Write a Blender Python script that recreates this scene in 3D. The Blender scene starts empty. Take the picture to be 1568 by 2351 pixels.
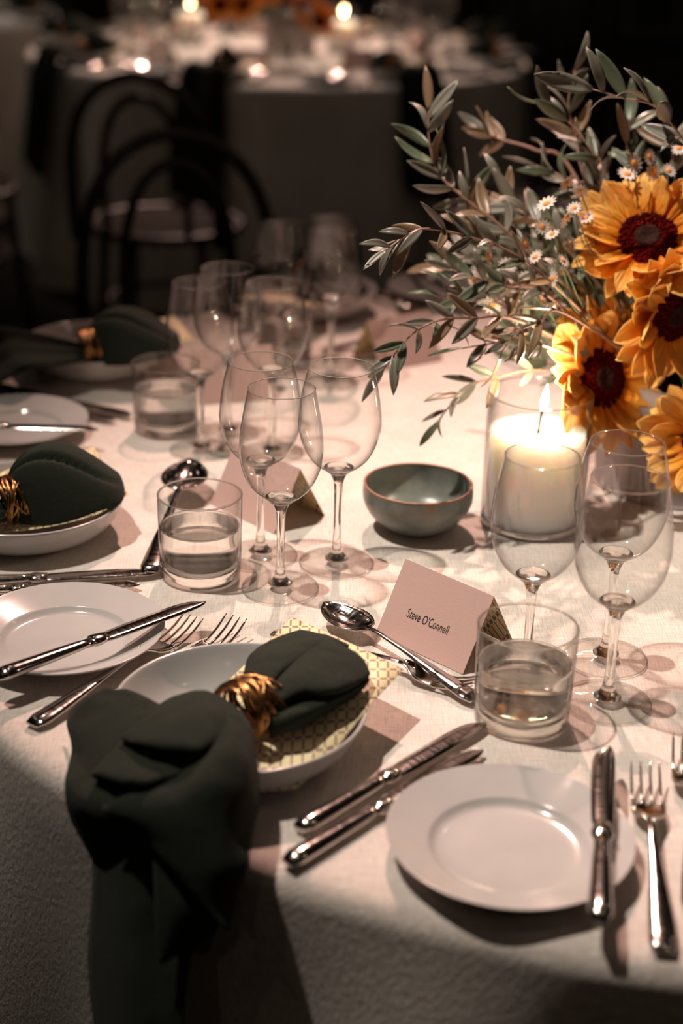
import bpy, bmesh, math, random
import numpy as np
from mathutils import Vector, Matrix, Quaternion, noise as mnoise
random.seed(7)
SC = bpy.context.scene
COL = SC.collection
TZ = 0.75                      # height of the table top
PI = math.pi

# ------------------------------------------------------------------ camera
F_PX = 3520.73; PITCH = math.radians(23.259); ROLL = math.radians(1.4688); CAMH = 0.6599
_fw = Vector((0, math.cos(PITCH), -math.sin(PITCH)))
_r0 = Vector((1, 0, 0)); _u0 = _r0.cross(_fw)
_rt = _r0*math.cos(ROLL) + _u0*math.sin(ROLL)
_up = -_r0*math.sin(ROLL) + _u0*math.cos(ROLL)
CAM = Vector((0, 0, CAMH + TZ))
cd = bpy.data.cameras.new('camera'); cam = bpy.data.objects.new('camera', cd); COL.objects.link(cam)
cd.sensor_fit = 'VERTICAL'; cd.sensor_height = 36; cd.sensor_width = 24
cd.lens = F_PX/2351*36
cd.clip_start = 0.05; cd.clip_end = 60
cam.matrix_world = Matrix(((_rt.x, _up.x, -_fw.x, CAM.x), (_rt.y, _up.y, -_fw.y, CAM.y), (_rt.z, _up.z, -_fw.z, CAM.z), (0, 0, 0, 1)))
cd.dof.use_dof = True; cd.dof.focus_distance = 1.40; cd.dof.aperture_fstop = 2.9
SC.camera = cam

# ------------------------------------------------------------------ world, exposure
SC.view_settings.view_transform = 'Standard'; SC.view_settings.look = 'None'
SC.view_settings.gamma = 1; SC.view_settings.exposure = 0; SC.view_settings.use_curve_mapping = False
wd = bpy.data.worlds.new('world'); SC.world = wd; wd.use_nodes = True
wd.node_tree.nodes['Background'].inputs[0].default_value = (1.0, 0.80, 0.64, 1)
wd.node_tree.nodes['Background'].inputs[1].default_value = 0.012
cy = SC.cycles
cy.use_denoising = True
try: cy.denoiser = 'OPENIMAGEDENOISE'
except Exception: pass
cy.max_bounces = 14; cy.transmission_bounces = 12; cy.transparent_max_bounces = 32; cy.glossy_bounces = 6; cy.diffuse_bounces = 4
cy.sample_clamp_indirect = 6.0
cy.blur_glossy = 0.3

# ------------------------------------------------------------------ lights
C1 = Vector((0.37, 1.67, TZ)); R1 = 0.885        # the near table
C2 = Vector((-0.25, 5.70, TZ)); R2 = 0.91        # the far table
C3 = Vector((-2.10, 6.75, TZ)); R3 = 0.91        # the table far behind at left
DW = Vector((-0.46, -0.02, 1.0)); DP = Vector((-0.12, 0.84, 1.0))
def spot(name, target, d, dist, power, col, size, blend=1.0, rad=0.035):
    l = bpy.data.lights.new(name, 'SPOT'); l.energy = power; l.color = col
    l.spot_size = math.radians(size); l.spot_blend = blend; l.shadow_soft_size = rad
    o = bpy.data.objects.new(name, l); COL.objects.link(o)
    o.location = target + d*dist
    o.rotation_euler = (target - o.location).to_track_quat('-Z', 'Y').to_euler()
    return o
spot('spot_white', Vector((0.34, 1.42, TZ)), DW, 3.0, 500, (1.0, 0.87, 0.76), 34)
spot('spot_pink', Vector((0.34, 1.42, TZ)), DP, 2.7, 620, (1.0, 0.585, 0.485), 36)
spot('spot_white_far', C2, DW, 2.9, 170, (1.0, 0.86, 0.74), 42)
spot('spot_pink_far', C2, DP, 2.6, 420, (1.0, 0.62, 0.50), 42)
spot('spot_white_back', C3, DW, 2.9, 170, (1.0, 0.84, 0.72), 40)

# small bulbs hung over the hall: glints on china and glass, faint fill; the back pair added to light the curtain
for k, (x, y, z) in enumerate([(-1.5, 0.2, 3.0), (0.2, 0.4, 3.1), (1.7, 0.9, 3.0), (-1.9, 2.4, 3.1), (1.9, 2.9, 3.1), (-.9, 3.7, 3.2), (.9, 3.9, 3.2), (-.3, 2.1, 3.3), (-2.4, 4.4, 3.1), (2.4, 5.2, 3.1), (1.2, 8.8, 2.4), (2.6, 8.9, 2.6), (0.6, -1.0, 2.9), (-1.0, -1.2, 2.9)]):
    l = bpy.data.lights.new('hall_fill_bulb', 'POINT'); l.energy = 2.4; l.color = (1.0, .76, .58); l.shadow_soft_size = .013
    o = bpy.data.objects.new('hall_fill_bulb', l); COL.objects.link(o); o.location = (x, y, z)

# ------------------------------------------------------------------ picture point -> point in the room
def ray(x, y):
    return _fw + _rt*((x-784)/F_PX) - _up*((y-1175.5)/F_PX)
def P(x, y, z=0.0):
    d = ray(x, y); t = (z + TZ - CAM.z)/d.z
    return CAM + d*t
def PY(x, y, Y):
    d = ray(x, y); return CAM + d*(Y/d.y)
def PR(x, y, r, c=C1):
    d = ray(x, y); a = d.x**2 + d.y**2
    ox, oy = CAM.x-c.x, CAM.y-c.y
    b = 2*(ox*d.x + oy*d.y); e = ox*ox + oy*oy - r*r
    disc = b*b - 4*a*e
    t = (-b - math.sqrt(max(disc, 0)))/(2*a)
    return CAM + d*t

# ------------------------------------------------------------------ materials
class NT:
    def __init__(s, name):
        s.m = bpy.data.materials.new(name); s.m.use_nodes = True
        s.t = s.m.node_tree; s.t.nodes.clear(); s.out = s.n('ShaderNodeOutputMaterial')
    def n(s, ty, **kw):
        nd = s.t.nodes.new(ty)
        for k, v in kw.items():
            if k.startswith('i_'):
                key = k[2:].replace('_', ' ')
                key = int(key) if key.isdigit() else key
                nd.inputs[key].default_value = v
            else: setattr(nd, k, v)
        return nd
    def l(s, a, b): s.t.links.new(a, b)
    def coord(s, kind='Object', scale=(1, 1, 1), rot=(0, 0, 0)):
        c = s.n('ShaderNodeTexCoord'); mp = s.n('ShaderNodeMapping')
        mp.inputs['Scale'].default_value = scale; mp.inputs['Rotation'].default_value = rot
        s.l(c.outputs[kind], mp.inputs['Vector']); return mp.outputs[0]
    def noise(s, vec, scale, detail=3, rough=0.5, dist=0.0):
        nd = s.n('ShaderNodeTexNoise', i_Scale=scale, i_Detail=detail, i_Roughness=rough, i_Distortion=dist)
        s.l(vec, nd.inputs['Vector']); return nd.outputs['Fac']
    def ramp(s, fac, stops):
        r = s.n('ShaderNodeValToRGB'); e = r.color_ramp.elements
        while len(e) < len(stops): e.new(0.5)
        for k, (p, c) in enumerate(stops): e[k].position = p; e[k].color = (*c, 1)
        s.l(fac, r.inputs[0]); return r.outputs[0]
    def math(s, op, a, b=None, c=None):
        nd = s.n('ShaderNodeMath', operation=op)
        for k, v in enumerate((a, b, c)):
            if v is None: continue
            if isinstance(v, (int, float)): nd.inputs[k].default_value = v
            else: s.l(v, nd.inputs[k])
        return nd.outputs[0]
    def bump(s, h, strength=0.3, dist=0.001):
        b = s.n('ShaderNodeBump', i_Strength=strength, i_Distance=dist); s.l(h, b.inputs['Height']); return b.outputs[0]
    def pbr(s, color=None, rough=0.5, metal=0.0, normal=None, **kw):
        b = s.n('ShaderNodeBsdfPrincipled')
        if color is not None:
            if isinstance(color, tuple): b.inputs['Base Color'].default_value = (*color, 1)
            else: s.l(color, b.inputs['Base Color'])
        if isinstance(rough, (int, float)): b.inputs['Roughness'].default_value = rough
        else: s.l(rough, b.inputs['Roughness'])
        b.inputs['Metallic'].default_value = metal
        if normal is not None: s.l(normal, b.inputs['Normal'])
        for k, v in kw.items(): b.inputs[k.replace('_', ' ')].default_value = v
        return b.outputs[0]
    def done(s, sh): s.l(sh, s.out.inputs['Surface']); return s.m

def m_linen():
    t = NT('linen_cloth'); v = t.coord('Object')
    a = t.noise(t.coord('Object', (700, 45, 160)), 1.0, 4, .65)
    b = t.noise(t.coord('Object', (45, 700, 160)), 1.0, 4, .65)
    c = t.noise(v, 14, 4, .6)
    h = t.math('ADD', a, b); h2 = t.math('ADD', h, t.math('MULTIPLY', c, 1.0))
    fine = t.ramp(t.math('ADD', t.math('MULTIPLY', h, 0.42), t.math('MULTIPLY', c, .16)), [(0.34, (0.50, 0.43, 0.37)), (0.64, (0.86, 0.80, 0.74))])
    nm = t.bump(h, 0.8, 0.0016)
    return t.done(t.pbr(fine, 0.85, normal=nm, Sheen_Weight=0.15))
def m_linen_far():
    t = NT('linen_cloth_far'); v = t.coord('Object')
    return t.done(t.pbr(t.ramp(t.noise(v, 8, 3), [(0.3, (0.66, 0.60, 0.54)), (0.7, (0.78, 0.73, 0.67))]), 0.9))
def m_porcelain():
    t = NT('porcelain'); v = t.coord('Object')
    c = t.ramp(t.noise(v, 30, 2), [(0.3, (0.42, 0.41, 0.395)), (0.7, (0.45, 0.44, 0.425))])
    return t.done(t.pbr(c, 0.16, Specular_IOR_Level=0.42, Coat_Weight=0.25, Coat_Roughness=0.04))
def m_napkin():
    t = NT('green_linen')
    a = t.noise(t.coord('Object', (1400, 120, 1400)), 1.0, 2, .5); b = t.noise(t.coord('Object', (120, 1400, 900)), 1.0, 2, .5)
    h = t.math('ADD', a, b); big = t.noise(t.coord('Object'), 38, 4, .6)
    c = t.ramp(t.math('MULTIPLY', h, .5), [(0.3, (0.010, 0.0132, 0.0092)), (0.7, (0.0225, 0.0275, 0.0195))])
    n1 = t.bump(t.math('ADD', t.math('MULTIPLY', h, .25), big), 0.5, 0.003)
    return t.done(t.pbr(c, 0.9, normal=n1, Specular_IOR_Level=0.12, Sheen_Weight=0.03, Sheen_Roughness=0.5))
def m_steel():
    t = NT('polished_steel'); v = t.coord('Object')
    r = t.ramp(t.noise(t.coord('Object', (60, 600, 60)), 1.0, 3), [(0.3, (0.07,)*3), (0.75, (0.17,)*3)])
    return t.done(t.pbr((0.62, 0.58, 0.55), r, 1.0))
def m_thin(name='thin_glass', tint=(0.995, 0.995, 0.99), edge=(0.05, 0.045, 0.045), power=2.9, fmul=1.0):
    t = NT(name)
    lw = t.n('ShaderNodeLayerWeight', i_Blend=0.5)
    fac = t.math('POWER', lw.outputs['Facing'], power)
    mix = t.n('ShaderNodeMix', data_type='RGBA'); t.l(fac, mix.inputs[0])
    mix.inputs[6].default_value = (*tint, 1); mix.inputs[7].default_value = (*edge, 1)
    tr = t.n('ShaderNodeBsdfTransparent'); t.l(mix.outputs[2], tr.inputs[0])
    gl = t.n('ShaderNodeBsdfGlossy', i_Roughness=0.012); gl.inputs[0].default_value = (1, 1, 1, 1)
    fr = t.math('ADD', t.math('MULTIPLY', t.math('POWER', lw.outputs['Facing'], 5.0), 0.90*fmul), 0.042*fmul)
    ms = t.n('ShaderNodeMixShader'); t.l(fr, ms.inputs[0]); t.l(tr.outputs[0], ms.inputs[1]); t.l(gl.outputs[0], ms.inputs[2])
    return t.done(ms.outputs[0])
def m_glass(name='solid_glass', ior=1.46, rough=0.0, through=0.45, tint=(0.98, 0.98, 0.97)):
    t = NT(name)
    g = t.n('ShaderNodeBsdfGlass', i_IOR=ior, i_Roughness=rough); g.inputs[0].default_value = (*tint, 1)
    tr = t.n('ShaderNodeBsdfTransparent'); tr.inputs[0].default_value = (0.95, 0.95, 0.94, 1)
    ms = t.n('ShaderNodeMixShader'); ms.inputs[0].default_value = through
    t.l(g.outputs[0], ms.inputs[1]); t.l(tr.outputs[0], ms.inputs[2])
    return t.done(ms.outputs[0])
def m_simple(name, col, rough=0.6, metal=0.0, var=0.25, scale=40, **kw):
    t = NT(name); v = t.coord('Object')
    lo = tuple(x*(1-var) for x in col); hi = tuple(min(1, x*(1+var)) for x in col)
    f = t.noise(v, scale, 3)
    return t.done(t.pbr(t.ramp(f, [(0.3, lo), (0.7, hi)]), rough, metal, normal=t.bump(f, 0.15, 0.001), **kw))
def m_wax():
    t = NT('white_wax')
    return t.done(t.pbr((0.93, 0.89, 0.84), 0.45, Subsurface_Weight=0.9, Subsurface_Radius=(0.05, 0.038, 0.028), Subsurface_Scale=1.0))
def m_emit(name, col, s):
    t = NT(name); e = t.n('ShaderNodeEmission', i_Strength=s); e.inputs[0].default_value = (*col, 1); return t.done(e.outputs[0])
def m_pattern(name, base, line, sx, sy, rot, w=0.13):
    t = NT(name); v = t.coord('Object', (1/sx, 1/sy, 1))
    mp = t.n('ShaderNodeMapping'); c = t.n('ShaderNodeTexCoord'); mp.inputs['Rotation'].default_value = (0, 0, rot)
    t.l(c.outputs['Object'], mp.inputs[0])
    s = t.n('ShaderNodeSeparateXYZ'); t.l(mp.outputs[0], s.inputs[0])
    X = t.math('DIVIDE', s.outputs[0], sx); Y = t.math('DIVIDE', s.outputs[1], sy)
    def dist(a):   # 0 at the line, .5 between
        return t.math('ABSOLUTE', t.math('SUBTRACT', t.math('FRACT', t.math('ADD', a, 100.5)), 0.5))
    dx, dy = dist(X), dist(Y)
    lx = t.math('MULTIPLY', t.math('LESS_THAN', dx, w*0.5), t.math('GREATER_THAN', dy, 0.13))
    ly = t.math('MULTIPLY', t.math('LESS_THAN', dy, w*0.5), t.math('GREATER_THAN', dx, 0.17))
    f = t.math('MAXIMUM', lx, ly)
    col = t.ramp(f, [(0.0, base), (1.0, line)])
    return t.done(t.pbr(col, 0.6))
def m_glaze():
    t = NT('teal_glaze'); v = t.coord('Object')
    f = t.noise(v, 26, 5, .65); g = t.noise(t.coord('Object', (1, 1, .35)), 48, 3, .6)
    c = t.ramp(f, [(0.30, (0.085, 0.098, 0.088)), (0.62, (0.19, 0.205, 0.18)), (0.75, (0.26, 0.24, 0.19))])
    rust = t.ramp(g, [(0.66, (0, 0, 0)), (0.74, (1, 1, 1))])
    mix = t.n('ShaderNodeMix', data_type='RGBA'); t.l(rust, mix.inputs[0]); t.l(c, mix.inputs[6]); mix.inputs[7].default_value = (0.26, 0.13, 0.06, 1)
    return t.done(t.pbr(mix.outputs[2], 0.32, normal=t.bump(f, 0.2, 0.002)))
def m_bronze():
    t = NT('bronze_wire'); v = t.coord('Object')
    c = t.ramp(t.noise(v, 160, 2), [(0.3, (0.16, 0.07, 0.025)), (0.7, (0.55, 0.30, 0.12))])
    return t.done(t.pbr(c, 0.28, 1.0))
def m_petal(name, dark, mid, tip, trans=0.35):
    t = NT(name); c = t.n('ShaderNodeTexCoord'); s = t.n('ShaderNodeSeparateXYZ'); t.l(c.outputs['Object'], s.inputs[0])
    streak = t.noise(t.coord('Object', (14, 1.2, 1)), 1.6, 3, .6)
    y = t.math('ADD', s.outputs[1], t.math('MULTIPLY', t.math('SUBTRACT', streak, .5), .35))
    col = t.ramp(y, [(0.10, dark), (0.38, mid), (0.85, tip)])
    nm = t.bump(streak, .5, .04)
    d = t.pbr(col, 0.55, normal=nm, Specular_IOR_Level=0.3)
    tl = t.n('ShaderNodeBsdfTranslucent'); t.l(col, tl.inputs[0])
    ms = t.n('ShaderNodeMixShader'); ms.inputs[0].default_value = trans; t.l(d, ms.inputs[1]); t.l(tl.outputs[0], ms.inputs[2])
    return t.done(ms.outputs[0])
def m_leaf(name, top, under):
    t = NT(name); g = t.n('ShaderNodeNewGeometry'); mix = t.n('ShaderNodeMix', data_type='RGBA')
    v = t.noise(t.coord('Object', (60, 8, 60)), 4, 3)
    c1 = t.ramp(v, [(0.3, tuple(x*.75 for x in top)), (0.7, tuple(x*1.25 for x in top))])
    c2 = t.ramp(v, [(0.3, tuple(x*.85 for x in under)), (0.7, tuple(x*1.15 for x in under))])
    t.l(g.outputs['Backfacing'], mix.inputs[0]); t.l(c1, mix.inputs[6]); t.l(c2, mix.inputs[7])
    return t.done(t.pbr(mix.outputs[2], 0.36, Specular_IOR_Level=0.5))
def m_disc():
    t = NT('sunflower_disc'); v = t.coord('Object')
    vo = t.n('ShaderNodeTexVoronoi', i_Scale=9.0); t.l(v, vo.inputs['Vector'])
    c = t.ramp(vo.outputs['Distance'], [(0.0, (0.36, 0.009, 0.005)), (0.55, (0.16, 0.005, 0.003))])
    return t.done(t.pbr(c, 1.0, normal=t.bump(vo.outputs['Distance'], 1.0, 0.12), Specular_IOR_Level=0.05))
def m_wood():
    t = NT('dark_bentwood'); f = t.noise(t.coord('Object', (10, 10, 2)), 6, 4)
    return t.done(t.pbr(t.ramp(f, [(0.3, (0.012, 0.007, 0.005)), (0.7, (0.03, 0.016, 0.010))]), 0.4))
def m_floor():
    t = NT('dark_floor_boards'); v = t.coord('Object')
    f = t.noise(t.coord('Object', (1, 9, 1)), 5, 4)
    return t.done(t.pbr(t.ramp(f, [(0.3, (0.020, 0.016, 0.013)), (0.7, (0.045, 0.036, 0.030))]), 0.6))

M = dict(linen=m_linen(), linenf=m_linen_far(), porc=m_porcelain(), nap=m_napkin(), steel=m_steel(),
  thin=m_thin(), thinf=m_thin('foot_glass', (0.97, 0.97, 0.965), (0.55, 0.52, 0.50), 4.0), rim=m_glass('rim_glass', 1.45, 0.0, 0.5),
  thick=m_glass('solid_glass', 1.46, 0.0, 0.04), water=m_glass('water', 1.333, 0.0, 0.14),
  wax=m_wax(), flame=m_emit('flame', (1.0, 0.72, 0.34), 60), wick=m_simple('wick', (0.02, 0.015, 0.01), 0.9),
  pink=m_simple('pink_card_stock', (0.57, 0.375, 0.33), 0.7, var=0.03, scale=600), ink=m_simple('ink', (0.015, 0.012, 0.012), 0.7),
  menu=m_pattern('lattice_card', (0.80, 0.70, 0.40), (0.30, 0.17, 0.17), 0.0083, 0.0140, 0.0, 0.20),
  menub=m_pattern('lattice_card_back', (0.80, 0.66, 0.36), (0.22, 0.12, 0.10), 0.0083, 0.0140, 0.6, 0.2),
  glaze=m_glaze(), lip=m_simple('bare_clay_lip', (0.24, 0.12, 0.07), 0.5), bronze=m_bronze(),
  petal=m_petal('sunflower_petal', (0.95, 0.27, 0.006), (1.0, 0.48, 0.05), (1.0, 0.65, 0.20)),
  petal2=m_petal('sunflower_petal_deep_shaded', (0.70, 0.18, 0.006), (0.90, 0.34, 0.02), (0.94, 0.46, 0.06)),  # deeper orange; shade put into the petal colour of the hidden near heads
  disc=m_disc(), seed=m_simple('seed_centre', (0.030, 0.012, 0.010), 1.0, var=0.5, scale=14, Specular_IOR_Level=0.05),
  leafA=m_leaf('olive_leaf', (0.026, 0.036, 0.022), (0.17, 0.155, 0.12)), leafB=m_leaf('olive_leaf_tan_warm_light', (0.15, 0.085, 0.035), (0.24, 0.155, 0.09)),  # tan variant: browner leaves, with warm light put into the colour
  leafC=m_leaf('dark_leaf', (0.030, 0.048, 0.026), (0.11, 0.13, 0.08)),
  stem=m_simple('olive_stem', (0.30, 0.16, 0.11), 0.6, scale=200), gstem=m_simple('green_stem', (0.09, 0.13, 0.05), 0.6),
  daisy=m_simple('daisy_petal', (0.66, 0.56, 0.50), 0.7, var=0.15), yolk=m_simple('daisy_eye', (0.80, 0.30, 0.05), 0.8),
  vase=m_simple('grey_stoneware', (0.30, 0.255, 0.25), 0.6, var=0.1), wood=m_wood(), cane=m_simple('dark_seat', (0.018, 0.008, 0.006), 0.9),
  floor=m_floor(), wall=m_simple('dark_wall', (0.035, 0.030, 0.026), 0.9, scale=3), drape=m_simple('grey_drape', (0.11, 0.10, 0.09), 0.9, scale=6),
  pane=m_simple('night_pane', (0.03, 0.03, 0.03), 0.2), lampm=m_simple('black_metal', (0.02, 0.02, 0.02), 0.4))

# ------------------------------------------------------------------ object helpers
RECALC = {'bowl', 'rim', 'stem', 'foot', 'thick_base', 'water', 'glass_wall', 'glass_cylinder', 'glass_base', 'plate', 'napkin', 'spoon_bowl', 'blade', 'head'}
def mesh(name, verts, faces, mat, smooth=True):
    me = bpy.data.meshes.new(name); me.from_pydata([tuple(v) for v in verts], [], faces)
    if mat is not None: me.materials.append(mat)
    if smooth: me.polygons.foreach_set('use_smooth', [True]*len(me.polygons))
    if name in RECALC:
        bm = bmesh.new(); bm.from_mesh(me); bmesh.ops.remove_doubles(bm, verts=bm.verts, dist=1e-7); bmesh.ops.recalc_face_normals(bm, faces=bm.faces); bm.to_mesh(me); bm.free()
    me.update(); return me
def obj(name, me, parent=None, loc=(0, 0, 0), **props):
    o = bpy.data.objects.new(name, me); COL.objects.link(o)
    o.location = loc
    if parent is not None: o.parent = parent
    for k, v in props.items():
        if v is not None: o[k] = v
    return o
def thing(name, label, cat, group=None, loc=(0, 0, 0), rz=0.0):
    o = bpy.data.objects.new(name, None); COL.objects.link(o); o.empty_display_size = 0.02
    o.location = loc; o.rotation_euler = (0, 0, rz); o['label'] = label; o['category'] = cat
    if group: o['group'] = group
    return o
def tag(o, label, cat, group=None):
    o['label'] = label; o['category'] = cat
    if group: o['group'] = group
    return o
CACHE = {}
def cached(key, fn):
    if key not in CACHE: CACHE[key] = fn()
    return CACHE[key]
def lathe(prof, seg=48, closed=False):
    vs, fs = [], []; n = len(prof)
    for (r, z) in prof:
        for k in range(seg):
            a = 2*PI*k/seg; vs.append((r*math.cos(a), r*math.sin(a), z))
    m = n if closed else n-1
    for i in range(m):
        j = (i+1) % n
        for k in range(seg):
            q = (k+1) % seg
            fs.append((i*seg+k, i*seg+q, j*seg+q, j*seg+k))
    return vs, fs
def smooth_prof(pts, per=4):
    return [tuple(p) for p in crom(np.array(pts, float), per)]
def crom(pts, per=6):
    pts = np.asarray(pts, float); n = len(pts)
    if n < 3:
        return np.array([pts[0] + (pts[-1]-pts[0])*t for t in np.linspace(0, 1, per+1)])
    out = []
    for i in range(n-1):
        p0 = pts[i-1] if i > 0 else 2*pts[0]-pts[1]
        p1, p2 = pts[i], pts[i+1]
        p3 = pts[i+2] if i+2 < n else 2*pts[-1]-pts[-2]
        for k in range(per):
            t = k/per
            out.append(0.5*((2*p1) + (-p0+p2)*t + (2*p0-5*p1+4*p2-p3)*t*t + (-p0+3*p1-3*p2+p3)*t**3))
    out.append(pts[-1]); return np.array(out)
def tube(pts, rad, seg=8, cap=True, sy=1.0, ref=None):
    pts = [Vector(p) for p in pts]; n = len(pts)
    rads = [rad]*n if isinstance(rad, (int, float)) else list(rad)
    vs, fs = [], []; t = (pts[1]-pts[0]).normalized()
    up = Vector(ref) if ref else (Vector((0, 0, 1)) if abs(t.z) < 0.9 else Vector((1, 0, 0)))
    for i in range(n):
        t = (pts[min(i+1, n-1)] - pts[max(i-1, 0)]).normalized()
        s = t.cross(up)
        if s.length < 1e-6: s = Vector((1, 0, 0))
        s.normalize(); u = s.cross(t)
        if not ref: up = u
        for k in range(seg):
            a = 2*PI*k/seg; vs.append(pts[i] + (s*math.cos(a) + u*math.sin(a)*sy)*rads[i])
    for i in range(n-1):
        for k in range(seg):
            q = (k+1) % seg; fs.append((i*seg+k, i*seg+q, (i+1)*seg+q, (i+1)*seg+k))
    if cap: fs.append(tuple(range(seg-1, -1, -1))); fs.append(tuple((n-1)*seg+k for k in range(seg)))
    return vs, fs
def join(parts):
    V, Fc = [], []
    for v, f in parts:
        b = len(V); V += list(v); Fc += [tuple(i+b for i in q) for q in f]
    return V, Fc
def gridmesh(G):
    G = np.asarray(G); a, b = G.shape[:2]
    vs = [tuple(p) for p in G.reshape(-1, 3)]
    return vs, [(i*b+j, i*b+j+1, (i+1)*b+j+1, (i+1)*b+j) for i in range(a-1) for j in range(b-1)]
def refine(rows, pr=5, pc=5):
    A = np.array([crom(np.array([list(p) for p in r]), pc) for r in rows])
    return np.array([crom(A[:, j], pr) for j in range(A.shape[1])]).transpose(1, 0, 2)
def shell(G, th):
    """closed sheet of thickness th from a grid"""
    G = np.asarray(G); a, b = G.shape[:2]
    du = np.gradient(G, axis=0); dv = np.gradient(G, axis=1); N = np.cross(du, dv)
    N /= (np.linalg.norm(N, axis=2, keepdims=True)+1e-12)
    v1, f1 = gridmesh(G + N*th/2); v2, f2 = gridmesh(G - N*th/2); o = a*b
    fs = f1 + [tuple(reversed([i+o for i in q])) for q in f2]
    loop = [j for j in range(b)] + [i*b+b-1 for i in range(1, a)] + [(a-1)*b+j for j in range(b-2, -1, -1)] + [i*b for i in range(a-2, 0, -1)]
    for k in range(len(loop)):
        p, q = loop[k], loop[(k+1) % len(loop)]; fs.append((q, p, p+o, q+o))
    return v1+v2, fs
def box(x0, x1, y0, y1, z0, z1):
    v = [(x0, y0, z0), (x1, y0, z0), (x1, y1, z0), (x0, y1, z0), (x0, y0, z1), (x1, y0, z1), (x1, y1, z1), (x0, y1, z1)]
    return v, [(0, 3, 2, 1), (4, 5, 6, 7), (0, 1, 5, 4), (1, 2, 6, 5), (2, 3, 7, 6), (3, 0, 4, 7)]

# ------------------------------------------------------------------ setting: floor, walls, ceiling
def struct(name, vf, mat, parent=None, smooth=False):
    o = obj(name, mesh(name, *vf, mat, smooth), parent)
    if parent is None: o['kind'] = 'structure'
    return o
struct('floor', box(-6, 6, -2.5, 10.6, -0.1, 0), M['floor'])
struct('ceiling', box(-6, 6, -2.5, 10.6, 4.6, 4.7), M['wall'])
struct('wall_back', box(-6, 6, 10.5, 10.6, 0, 4.6), M['wall'])
struct('wall_left', box(-6.1, -6, -2.5, 10.6, 0, 4.6), M['wall'])
struct('wall_right', box(6, 6.1, -2.5, 10.6, 0, 4.6), M['wall'])
struct('wall_front', box(-6, 6, -2.6, -2.5, 0, 4.6), M['wall'])
w1 = struct('window_1', box(1.75, 2.75, 10.44, 10.5, 0.35, 2.6), M['pane'])
for k in range(4):
    struct('window_bar', box(1.75+k*0.32, 1.79+k*0.32, 10.40, 10.44, 0.35, 2.6), M['drape'], w1)
for k in range(6):
    struct('window_rail', box(1.75, 2.75, 10.385, 10.40, 0.37+k*0.34, 0.40+k*0.34), M['drape'], w1)
def drape(x0, x1, y, label):
    xs = np.linspace(x0, x1, 50); zs = np.linspace(0.02, 3.2, 6)
    G = [[(x, y + 0.05*math.sin((x-x0)*38+0.3*math.sin(z)), z) for x in xs] for z in zs]
    o = obj('curtain', mesh('curtain', *shell(G, .006), M['drape'])); tag(o, label, 'curtain')
drape(0.85, 1.45, 10.25, 'grey curtain hanging in folds behind the far table')

# ------------------------------------------------------------------ tables with cloths
def tablecloth(c, R, mat, label, seed, segs=256, fold=1.0):
    rnd = random.Random(seed); ph = [rnd.uniform(0, 2*PI) for _ in range(4)]
    prof = [(0.0001, 0)] + [(R*t, 0) for t in (0.15, 0.3, 0.45, 0.6, 0.72, 0.82, 0.9, 0.95)]
    sh = 0.020
    for k in range(0, 7):
        a = k/6*PI/2; prof.append((R-sh+sh*math.sin(a), -sh+sh*math.cos(a)))
    for z in (-0.06, -0.1, -0.15, -0.2, -0.28, -0.36, -0.45, -0.55, -0.65, -0.735): prof.append((R, z))
    vs, fs = [], []
    for i, (r, z) in enumerate(prof):
        for k in range(segs):
            a = 2*PI*k/segs
            rr, zz = r, z
            if z < -sh-0.001:
                d = (-z-sh)
                amp = min(d*0.12, 0.045)*fold
                rr = r + 0.045*d + amp*(0.6*math.sin(13*a+ph[0]) + 0.4*math.sin(21*a+ph[1]) + 0.35*math.sin(7*a+ph[2]))
            elif r < R-sh-1e-4 and r > 0.01:
                zz = 0.0006*mnoise.noise(Vector((math.cos(a)*r*9+seed, math.sin(a)*r*9, 0)))
            vs.append((rr*math.cos(a), rr*math.sin(a), zz))
    n = len(prof)
    for i in range(n-1):
        for k in range(segs):
            q = (k+1) % segs; fs.append((i*segs+k, (i+1)*segs+k, (i+1)*segs+q, i*segs+q))
    o = obj('tablecloth', mesh('tablecloth', vs, fs, mat), loc=c)
    tag(o, label, 'tablecloth')
    return o
def table(c, R, label):
    t = thing('round_table', label, 'table', loc=(c.x, c.y, 0))
    obj('table_top', cached(('top', R), lambda: mesh('table_top', *lathe([(0.001, .720), (R-.03, .720), (R-.025, .735), (R-.03, .7465), (.001, .7465)], 64), M['wood'])), t)
    obj('pedestal', cached('ped', lambda: mesh('pedestal', *lathe([(.05, .05), (.05, .72)], 20), M['wood'])), t)
    for k in range(4):
        a = k*PI/2+.4
        obj('leg', cached(('tl', k), lambda: mesh('leg', *tube([(0.04*math.cos(a), .04*math.sin(a), .12), (.3*math.cos(a), .3*math.sin(a), .06), (.5*math.cos(a), .5*math.sin(a), .02)], .02), M['wood'])), t)
table(C1, R1, 'round table under the near linen cloth, carrying the sunflowers and lit candle')
tablecloth(C1, R1, M['linen'], 'pale woven linen cloth on the near round table', 3)
table(C2, R2, 'round table under the blurred far cloth, behind the bentwood chairs')
tablecloth(C2, R2, M['linenf'], 'pale cloth on the far round table, blurred, two candles standing on it', 5, 160)
table(C3, R3, 'round table farthest back at the left edge, mostly out of frame')
tablecloth(C3, R3, M['linenf'], 'pale cloth on the table farthest back at the left edge', 8, 128)

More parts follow.
